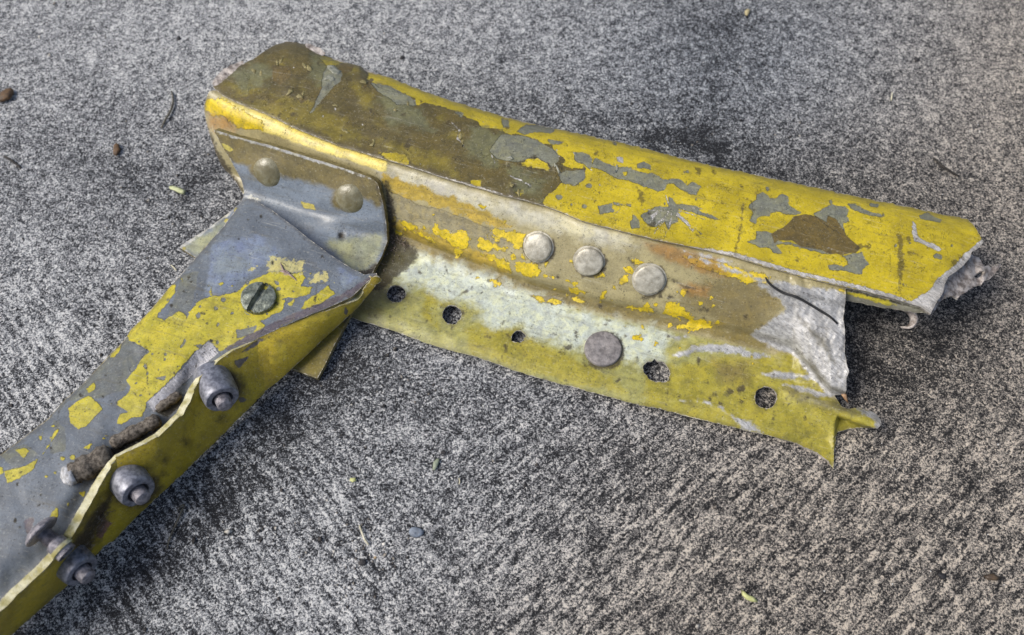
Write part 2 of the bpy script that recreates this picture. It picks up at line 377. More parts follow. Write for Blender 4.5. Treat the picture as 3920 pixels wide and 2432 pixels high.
    v = g.math('ADD', g.math('ADD', g.math('MULTIPLY', n1, .50), g.math('MULTIPLY', n2, .50)), cells)
    v = g.math('ADD', v, g.math('MULTIPLY', g.math('SUBTRACT', n3, .5), .16))
    v = g.math('ADD', v, g.math('MULTIPLY', g.math('MULTIPLY', g.math('SUBTRACT', A, .5), g.attr('sa')), .46))
    v = g.math('ADD', v, g.math('MULTIPLY', g.math('MULTIPLY', g.math('SUBTRACT', B, .5), g.attr('sb')), .46))
    sn = g.math('MULTIPLY', g.attr('stain'), g.math('ADD', g.math('MULTIPLY', g.math('SUBTRACT', n4, .5), 5.0), .75))  # stains plus the painted cast shade of arm, cap and torn end
    sn = g.math('ADD', sn, g.math('MULTIPLY', g.math('SUBTRACT', n3, .5), .5))
    v = g.math('SUBTRACT', v, g.math('MULTIPLY', g.math('MAXIMUM', sn, 0.0), .075))
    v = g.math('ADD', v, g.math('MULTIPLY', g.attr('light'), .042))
    v = g.math('ADD', v, g.math('MULTIPLY', g.math('SUBTRACT', n4, .5), .12))
    v = g.math('ADD', v, g.math('MULTIPLY', g.math('SUBTRACT', n5, .5), .14))
    cr = g.n.new('ShaderNodeValToRGB'); g.l.new(v, cr.inputs[0]); e = cr.color_ramp.elements
    e[0].position = .38; e[0].color = lin((26, 27, 31)); e[1].position = .63; e[1].color = lin((212, 212, 211))
    for p, c in ((.432, (54, 56, 61)), (.485, (106, 108, 112)), (.555, (154, 156, 159))):
        k = e.new(p); k.color = lin(c)
    col = cr.outputs[0]
    col = g.mix(g.math('MULTIPLY', g.attr('warm'), .9), col, (.90, .77, .62, 1), 'MULTIPLY')
    col = g.mix(g.math('MULTIPLY', g.attr('blue'), .5), col, (.82, .90, 1.0, 1), 'MULTIPLY')
    wsp = g.math('MULTIPLY', g.ramp(g.vor(3.1), .055, .10, 1, 0), g.ramp(g.noise(1.9, 2), .55, .58)); col = g.mix(g.math('MULTIPLY', wsp, .8), col, (.75, .74, .72, 1))
    dsp = g.math('MULTIPLY', g.ramp(g.vor(1.15), .05, .10, 1, 0), g.ramp(g.noise(1.2, 2), .50, .56)); col = g.mix(g.math('MULTIPLY', dsp, .8), col, (.02, .02, .022, 1))
    g.l.new(col, g.b.inputs['Base Color']); g.b.inputs['Roughness'].default_value = .8; g.b.inputs['Specular IOR Level'].default_value = .35
    g.bumpn(g.math('ADD', v, g.math('MULTIPLY', n3, .6)), .0011, .75)
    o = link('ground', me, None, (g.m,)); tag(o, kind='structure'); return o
build_ground()

# ------------------------------------------------------------------ the wreck
root = bpy.data.objects.new('metal_wreckage', None); COL.objects.link(root); root.location = (0, 0, 0)
tag(root, 'torn yellow and olive painted metal channel with a riveted blue grey arm lying on concrete', 'metal wreckage')
OL = dict()
# --- cap flange
cap_far = [(812, 332), (832, 327), (865, 300), (900, 270), (925, 247), (980, 220), (1015, 195), (1060, 170), (1095, 159), (1135, 162), (1180, 177), (1210, 197), (1300, 237), (1375, 252), (1410, 277), (1480, 292), (1565, 327), (1650, 360), (1750, 393), (1825, 415), (1925, 447), (2020, 470), (2150, 497), (2300, 530), (2400, 552), (2500, 577), (2625, 610), (2750, 640), (2918, 675), (3100, 714), (3300, 758), (3475, 792), (3625, 825), (3700, 837), (3730, 865), (3750, 900), (3767, 925), (3750, 945), (3720, 965), (3715, 985), (3680, 1025), (3630, 1060), (3615, 1090), (3610, 1120), (3590, 1150), (3564, 1200)]
cap_near = [(812, 335), (850, 365), (900, 390), (980, 420), (1050, 452), (1125, 490), (1200, 520), (1300, 558), (1410, 592), (1500, 618), (1580, 642), (1680, 675), (1800, 712), (1918, 745), (1980, 760), (2075, 785), (2150, 812), (2225, 845), (2300, 865), (2400, 890), (2500, 915), (2575, 930), (2675, 952), (2800, 980), (2950, 1025), (3070, 1060), (3175, 1085), (3300, 1112), (3425, 1145), (3525, 1175), (3562, 1202)]
far_top = [p for p in cap_far if p[0] <= 3700 and p[1] < 845]
far_line = [(812, 180), (1000, 165), (1135, 165)]+[p for p in far_top if 1140 < p[0] < 3650]+[(3850, 872)]
off = lambda L, dy: [(x, y+dy) for x, y in L]
near_x = cap_near[:-1]+[(3850, 1272)]
cap_z0 = rail_field([(off(far_line, -4), 2.25), (off(far_line, 14), 2.62), (off(far_line, 45), 2.88), (off(far_line, 110), 2.98), (off(near_x, -60), 2.98), (off(near_x, -10), 2.98), (off(near_x, 3), 2.95)])
def cap_z(x, y):
    z = cap_z0(x, y)+.035*wob(x, y, 420, 3)
    z = z-.16*np.clip((1180-x)/350, 0, 1)**2
    z = z+.02*wob(x, y, 70, 4)*np.clip((1900-x)/600, .15, 1)
    z = z+bump(x, y, 3555, 935, 60, .05, 14)-bump(x, y, 3700, 1000, 90, .22)-.12*np.clip((x-3450)/300, 0, 1)**2
    for (cx, cy, r, h) in ((1290, 280, 30, .07), (1245, 345, 18, .05), (1110, 345, 26, .05), (1950, 610, 14, .05), (2130, 640, 16, .05), (1965, 725, 16, .06), (2450, 645, 14, .04), (2500, 820, 45, -.07), (2600, 800, 40, -.05), (1390, 305, 18, .05), (1500, 560, 30, .04)):
        z = z+bump(x, y, cx, cy, r, h)
    return z
olive = [(780, 320), (900, 235), (1060, 130), (1215, 170), (1245, 208), (1215, 215), (1255, 255), (1340, 240), (1405, 262), (1408, 300), (1440, 330), (1500, 350), (1550, 360), (1590, 380), (1595, 402), (1635, 395), (1700, 410), (1750, 428), (1790, 450), (1818, 462), (1850, 490), (1925, 500), (1935, 512), (2000, 520), (2065, 540), (2080, 550), (2112, 555), (2132, 595), (2165, 612), (2232, 628), (2242, 650), (2240, 682), (2205, 712), (2150, 695), (2130, 725), (2090, 750), (2075, 772), (2085, 800), (1900, 760), (1500, 640), (1000, 450), (800, 360)]
capL = {
 'olive': [olive, ('-', [(1450, 587), (1500, 583), (1550, 592), (1575, 635), (1500, 625)]), ('-', [(1800, 690), (1845, 686), (1840, 716), (1800, 708)]),
           ('-', [(1995, 627), (2020, 611), (2055, 606), (2090, 620), (2105, 645), (2100, 655), (2050, 645), (2000, 636)]), ('-', [(2150, 625), (2180, 612), (2210, 610), (2235, 630), (2230, 645), (2190, 645), (2155, 640)]),
           ('-', [(1975, 738), (2000, 722), (2005, 742), (1990, 752)])],
 'ggrn': [[(1450, 330), (1600, 410), (1650, 500), (1500, 480), (1440, 400)], [(1800, 470), (1930, 520), (1900, 640), (1780, 600)], [(880, 290), (1010, 230), (1060, 290), (940, 340)], [(1200, 210), (1280, 250), (1250, 330), (1180, 300)], [(1950, 640), (2100, 680), (2060, 760), (1960, 730)]],
 'oyel': [[(1040, 360), (1200, 400), (1400, 520), (1350, 550), (1150, 480)], [(1350, 300), (1440, 380), (1400, 420)], [(1450, 540), (1700, 600), (1760, 680), (1500, 600)], [(860, 320), (980, 290), (1000, 350), (900, 360)], [(925, 385), (1000, 395), (1100, 400), (1130, 420), (1165, 450), (1150, 488), (1075, 462), (1000, 430)], [(1215, 200), (1300, 237), (1340, 248), (1250, 252), (1212, 222)], [(1300, 240), (1400, 262), (1400, 285), (1330, 290)]],
 'grey': [[(1900, 540), (1920, 515), (2000, 520), (2070, 545), (2130, 580), (2140, 612), (2112, 640), (2098, 622), (2050, 603), (1980, 622), (1900, 610), (1875, 580)],
          [(2275, 605), (2315, 620), (2360, 640), (2400, 640), (2450, 660), (2500, 665), (2540, 685), (2600, 685), (2630, 710), (2650, 700), (2685, 715), (2665, 745), (2640, 745), (2600, 720), (2580, 700), (2550, 705), (2545, 720), (2520, 732), (2470, 715), (2410, 695), (2370, 685), (2330, 665), (2300, 650), (2265, 640)],
          ('-', [(2380, 658), (2400, 655), (2405, 672), (2390, 676)]),
          [(2435, 630), (2465, 620), (2490, 632), (2490, 650), (2470, 645), (2440, 645)], [(2200, 580), (2250, 590), (2270, 605), (2260, 650), (2240, 628), (2200, 615)], [(2165, 655), (2240, 650), (2235, 690), (2200, 712), (2150, 700), (2140, 670)],
          [(1920, 455), (1950, 460), (1950, 485), (1925, 492)], [(1995, 490), (2020, 475), (2125, 490), (2115, 510), (2050, 505), (2010, 515), (1980, 505)], [(2100, 535), (2160, 542), (2140, 552), (2105, 552)],
          [(2560, 755), (2575, 760), (2590, 780), (2670, 790), (2680, 810), (2730, 825), (2760, 845), (2700, 830), (2650, 812), (2600, 802), (2595, 850), (2570, 855), (2560, 885), (2545, 850), (2510, 870), (2480, 860), (2450, 825), (2495, 800), (2525, 790), (2560, 795)],
          [(2410, 855), (2425, 825), (2445, 835), (2450, 870), (2420, 875)], [(2290, 790), (2345, 780), (2340, 810), (2300, 820)], [(2350, 775), (2420, 782), (2415, 792), (2350, 785)], [(2655, 870), (2695, 895), (2680, 902)],
          [(2895, 745), (2920, 735), (2945, 750), (2945, 760), (2970, 760), (2995, 742), (3020, 755), (3020, 785), (3050, 807), (3067, 815), (3045, 822), (3000, 817), (2975, 810), (2950, 815), (2945, 827), (2915, 830), (2895, 840), (2895, 857), (2865, 845), (2880, 830), (2882, 815), (2865, 792), (2885, 770), (2895, 760)],
          [(3110, 820), (3150, 800), (3185, 785), (3240, 790), (3250, 810), (3240, 825), (3250, 845), (3225, 855), (3232, 900), (3170, 870), (3125, 830)],
          [(2895, 885), (2925, 885), (2955, 895), (2980, 920), (3000, 928), (3070, 940), (3140, 955), (3180, 975), (3140, 968), (3070, 952), (3025, 934), (2990, 934), (2965, 939), (2980, 952), (3000, 975), (2960, 970), (2950, 950), (2905, 947), (2860, 925), (2895, 915)],
          [(3225, 980), (3275, 970), (3300, 965), (3315, 995), (3330, 1015), (3300, 1030), (3300, 1050), (3255, 1042), (3175, 1032), (3165, 1015), (3200, 1015), (3230, 1022), (3250, 1015), (3245, 995)],
          [(3520, 825), (3550, 815), (3605, 840), (3600, 855), (3560, 845), (3520, 835)], [(3570, 980), (3585, 970), (3607, 980), (3607, 995), (3580, 990)], [(3245, 782), (3270, 780), (3340, 815), (3400, 830), (3330, 825), (3260, 802)],
          [(1245, 260), (1290, 260), (1310, 285), (1305, 310), (1275, 335), (1245, 370), (1220, 400), (1200, 425), (1180, 445), (1205, 395), (1230, 340), (1235, 300)], [(1420, 320), (1480, 325), (1540, 355), (1590, 385), (1592, 405), (1520, 400), (1450, 350)],
          [(1735, 425), (1775, 433), (1765, 450)], [(2340, 545), (2365, 545), (2360, 560)], [(3330, 778), (3365, 782), (3360, 795), (3330, 790)]],
 'brown': [[(2950, 895), (3000, 870), (3040, 830), (3085, 822), (3125, 830), (3150, 845), (3165, 855), (3170, 827), (3200, 840), (3230, 880), (3240, 905), (3265, 925), (3295, 950), (3275, 970), (3250, 970), (3225, 975), (3200, 970), (3180, 975), (3150, 960), (3070, 945), (3030, 920), (2980, 920), (2965, 930)],
           [(1355, 250), (1345, 272), (1320, 287), (1295, 265), (1305, 243)], [(1040, 250), (1115, 255), (1115, 290), (1075, 325), (1045, 310)], [(1420, 300), (1435, 305), (1395, 340), (1385, 335)], [(900, 375), (960, 370), (930, 390)], [(1140, 360), (1180, 380), (1150, 400)]],
 'bare': [[(2590, 812), (2630, 845), (2660, 885), (2625, 855), (2592, 827)], [(2490, 828), (2520, 803), (2500, 842)], [(3495, 850), (3505, 860), (3512, 900), (3540, 925), (3570, 930), (3605, 955), (3595, 964), (3550, 942), (3500, 922), (3493, 890)],
          [(3480, 1160), (3560, 1110), (3590, 1065), (3650, 1020), (3690, 975), (3735, 935), (3775, 900), (3800, 960), (3720, 1100), (3565, 1230), (3500, 1190)], [(2360, 602), (2388, 605), (2384, 625), (2362, 620)],
          stroke([(1940, 668), (1990, 690), (2032, 712)], 5), stroke([(1730, 470), (1760, 500), (1750, 530), (1778, 560)], 5), stroke([(1880, 590), (1895, 625)], 7),
          stroke([(1480, 612), (1700, 682), (1850, 724), (1990, 760)], 7), stroke([(2640, 945), (2800, 972), (2950, 1016), (3070, 1050), (3300, 1103), (3450, 1146), (3562, 1190)], 15), stroke([(3150, 945), (3185, 952)], 5), stroke([(1180, 182), (1215, 190), (1235, 200)], 7)],
 'scr': [stroke([(2562, 812), (2540, 838), (2500, 868)], 5.0),
          stroke([(2572, 812), (2566, 850), (2545, 905)], 4.0),
          stroke([(2580, 805), (2640, 818), (2700, 842)], 4.0),
          stroke([(2566, 806), (2556, 770), (2548, 745)], 4.0),
          stroke([(2560, 810), (2500, 806), (2450, 800)], 4.0),
          stroke([(2585, 820), (2620, 850), (2655, 888)], 6.0),
          stroke([(2520, 812), (2500, 832), (2484, 858)], 6.0),
          stroke([(2545, 845), (2520, 870), (2505, 895)], 4.0),
          stroke([(2590, 808), (2640, 796), (2690, 800)], 3.0),
          stroke([(2350, 820), (2365, 812), (2375, 800)], 4.0)],
 'dirt_shade': [[(3436, 895), (3458, 895), (3455, 960), (3460, 1010), (3448, 1110), (3436, 1110), (3438, 1000)], circ(3320, 945, 10), circ(3292, 947, 13), [(3468, 960), (3500, 962), (3530, 985), (3480, 972)], [(3470, 905), (3482, 905), (3478, 930)],
          stroke([(2845, 760), (2838, 860), (2815, 975)], 5), [(2660, 640), (2685, 650), (2680, 675), (2665, 660)], [(2725, 645), (2738, 648), (2732, 670)], [(2440, 720), (2465, 735), (2455, 800), (2445, 760)], circ(3680, 985, 14, 8), circ(3655, 1005, 14, 8),
          [(2475, 860), (2510, 850), (2500, 885)], circ(1520, 470, 7), circ(1545, 440, 6), circ(1560, 560, 7), [(1560, 545), (1568, 530), (1575, 533), (1566, 562)], stroke([(2095, 620), (2108, 645), (2104, 668)], 4), stroke([(2130, 625), (2155, 650), (2170, 680)], 4), [(1960, 690), (1975, 700), (1965, 740), (1955, 735)],
          stroke([(1980, 618), (1990, 630), (2040, 645), (2095, 655)], 3.5)],
}
def scatter(lst, n, x0, x1, yf, seed, r0=2.5, r1=8):
    r = np.random.default_rng(seed)
    for i in range(n):
        x = r.uniform(x0, x1); lo, hi = yf(x); hi = max(hi, lo+5); rr = r0+(r1-r0)*r.random()**3; lst.append(circ(x, r.uniform(lo, hi), rr, rr*r.uniform(.5, 1), n=8, jit=.2, seed=i, rot=r.uniform(0, 3)))
scatter(capL['dirt_shade'], 60, 900, 3600, lambda x: (float(lerp_line(np.array([x]), far_top)[0])+15, float(lerp_line(np.array([x]), cap_near)[0])-10), 1)
scatter(capL['grey'], 46, 2000, 3650, lambda x: (float(lerp_line(np.array([x]), far_top)[0])+15, float(lerp_line(np.array([x]), cap_near)[0])-12), 24, 2.5, 12)
scatter(capL['oyel'], 20, 900, 2000, lambda x: (float(lerp_line(np.array([x]), far_top)[0])+40, float(lerp_line(np.array([x]), cap_near)[0])-12), 25, 6, 22)
scatter(capL['scr'], 26, 900, 2300, lambda x: (float(lerp_line(np.array([x]), far_top)[0])+30, float(lerp_line(np.array([x]), cap_near)[0])-12), 26, 1.8, 5)
mat_cap = painted('cap_paint', (188, 168, 30), [
 ('olive', (92, 82, 44), 8, 3.0, 2.5, .4, .42, 0), ('oyel', (132, 120, 42), 34, 2.4, 40, 0, .45, 0, .62), ('ggrn', (106, 108, 80), 38, 2.0, 40, 0, .5, 0, .75), ('grey', (118, 120, 106), 6, 3.0, 2.5, -.45, .55, 0),
 ('brown', (98, 84, 44), 4, 2.2, 3, .1, .5, 0), ('bare', (206, 202, 196), 5, 6, 3, -.4, .42, .3), ('scr', (214, 212, 210), 3, 9, 3, -.3, .4, .2), ('dirt_shade', (56, 48, 26), 14, 5, 10, -.1, .8, 0, .7)], rough=.40, pits=.6, blister=.5)
cap_outline = ragged(cap_far, 14, 1.4, 5, False).tolist()+ragged(cap_near[::-1], 30, .8, 6, False).tolist()
cap = sheet('cap_flange', cap_outline, cap_z, (mat_cap, M_rim_pale), root, .14, 5, .285, layers=capL, split=50)

# back wall of the channel, down from the cap's far edge to the ground (seen only from the side)
def skirt(name, line, z1, z2, dy, mat, rim, thick=.12):
    pts = np.array(line, float); rows = []
    for k, t in enumerate(np.linspace(0, 1, 7)):
        rows.append(P(pts[:, 0], pts[:, 1]+4+0*t, np.interp(t, [0, 1], [z1, z2]))+np.array([0, dy*.01*math.sin(t*math.pi*.5), 0]))
    top = P(pts[:, 0], pts[:, 1]+4, z1)
    rows = [np.stack([top[:, 0], top[:, 1]+dy*.01*t, np.full(len(pts), (z1+(z2-z1)*t)*.01)], 1) for t in np.linspace(0, 1, 7)]
    V = np.concatenate(rows); n = len(pts); f = [(r*n+i, r*n+i+1, (r+1)*n+i+1, (r+1)*n+i) for r in range(6) for i in range(n-1)]
    o = link(name, mesh_from(name, V, f), root, (mat, rim)); md = o.modifiers.new('thickness', 'SOLIDIFY'); md.thickness = thick*.01; md.offset = 0; md.material_offset_rim = 1
    return o
M_plain_yel = simple('plain_yellow_paint', (150, 136, 24), (182, 166, 34), 3, .5, 0, .6, .3)
M_plain_blue = simple('plain_bluegrey_paint', (96, 104, 112), (122, 130, 140), 3, .5, 0, .6, .3)
skirt('back_wall', [(900, 262), (980, 222), (1060, 172), (1135, 166), (1210, 200), (1375, 256), (1565, 330), (1825, 420), (2150, 502), (2500, 582), (2918, 680), (3300, 763), (3690, 840)], 2.2, .02, -.25, M_plain_yel, M_rim_pale)

# --- web with lower flange (one folded sheet)
web_under = off(cap_near, -16)
fillet = [(820, 660), (1350, 862), (1525, 915), (1650, 965), (1800, 1020), (1950, 1080), (2050, 1115), (2175, 1150), (2300, 1183), (2450, 1215), (2700, 1270), (2900, 1318), (3035, 1360), (3100, 1440), (3180, 1525), (3400, 1600)]
edge = [(1300, 1198), (1360, 1222), (1500, 1265), (1650, 1320), (1735, 1345), (1825, 1367), (1950, 1412), (2050, 1445), (2200, 1485), (2350, 1525), (2450, 1552), (2525, 1565), (2650, 1600), (2750, 1622), (2850, 1647), (2950, 1670), (3050, 1697), (3125, 1732), (3170, 1765), (3192, 1800), (3190, 1822)]
crest = off(cap_near, 40)
web_z0 = rail_field([(web_under, 2.78), (off(cap_near, 12), 2.76), (off(cap_near, 52), [(800, 2.60), (2400, 2.56), (3200, 2.62)]), (off(cap_near, 92), [(800, 2.25), (2400, 2.30), (3200, 2.3)]),
                     (off(fillet, -52), [(800, 1.12), (3000, 1.12), (3200, 1.25)]), (off(fillet, -18), .70), (off(fillet, 22), .60), (off(fillet, 60), .50), (off(edge, -60), [(1300, .40), (2900, .42), (3200, .26)]), (off(edge, 5), [(1300, .26), (2900, .28), (3050, .2), (3200, .13)])])
def web_z(x, y):
    z = web_z0(x, y)+.03*wob(x, y, 380, 9)+.012*wob(x, y, 90, 10)
    k = np.clip((x-2500)/600, 0, 1)
    # crumpled right end: rolling creases and the raised tongue
    ridge = np.interp(x, [2560, 2700, 2800, 2950], [1368, 1322, 1334, 1370]); z = z+.10*np.exp(-((y-ridge)/22)**2)*np.clip((x-2550)/80, 0, 1)*np.clip((2960-x)/80, 0, 1)
    r2 = np.interp(x, [2900, 3000, 3110], [1434, 1432, 1446]); z = z+.09*np.exp(-((y-r2)/16)**2)*np.clip((x-2890)/60, 0, 1)*np.clip((3140-x)/60, 0, 1)
    r3 = np.interp(x, [3000, 3100, 3200, 3370], [1478, 1500, 1545, 1605]); z = z+.30*np.exp(-((y-r3-25)/42)**2)*np.clip((x-2980)/160, 0, 1)
    z = z-.22*np.exp(-((x-3130)/90)**2-((y-1700)/60)**2)
    r4 = np.interp(x, [2560, 2650, 2720, 2860], [1540, 1530, 1545, 1625]); z = z+.05*np.exp(-((y-r4)/9)**2)*np.clip((x-2560)/40, 0, 1)*np.clip((2900-x)/60, 0, 1)
    for (hx, hy) in ((1517, 1125), (1730, 1205), (1984, 1290), (2932, 1522), (2515, 1422)): z = z+bump(x, y, hx, hy, 55, -.05)
    z = z+bump(x, y, 2308, 1337, 100, -.05)+bump(x, y, 3060, 1280, 130, .08)-bump(x, y, 2570, 1085, 60, .05, 20)
    z = z+np.clip((x-2930)/120, 0, 1)*np.clip((1540-y)/60, 0, 1)*(.10*np.abs(wob(x, y, 120, 51))+.035*np.abs(wob(x, y, 45, 52)))
    return np.maximum(z, .125)
web_outline = [(818, 345), (800, 350), (787, 385), (780, 405), (782, 430), (790, 470), (797, 500), (812, 545), (832, 600), (852, 640), (880, 668), (905, 700), (925, 735), (990, 820), (1100, 1000), (1300, 1198)]+edge[1:]+[(3192, 1740), (3205, 1655), (3250, 1642), (3300, 1638), (3360, 1641), (3375, 1625), (3370, 1605), (3340, 1577), (3290, 1560), (3250, 1566), (3222, 1556), (3205, 1530), (3192, 1512), (3228, 1512), (3240, 1500), (3240, 1450), (3251, 1422), (3240, 1390), (3234, 1340), (3235, 1265), (3227, 1220), (3236, 1160), (3238, 1075)]+[p for p in web_under[::-1] if 830 < p[0] < 3180]
web_holes = [circ(1517, 1125, 36, 33, jit=.05, seed=1), circ(1730, 1205, 37, 36, jit=.05, seed=2), circ(1984, 1290, 26, 24, jit=.08, seed=3), circ(2515, 1422, 53, 41, jit=.06, seed=4, rot=.35), circ(2932, 1522, 43, 42, jit=.03, seed=5)]
flange_reg = off(fillet, 26)[:-2]+[(3230, 1700), (3230, 1850), (1300, 1300), (1200, 1000), (820, 700)]
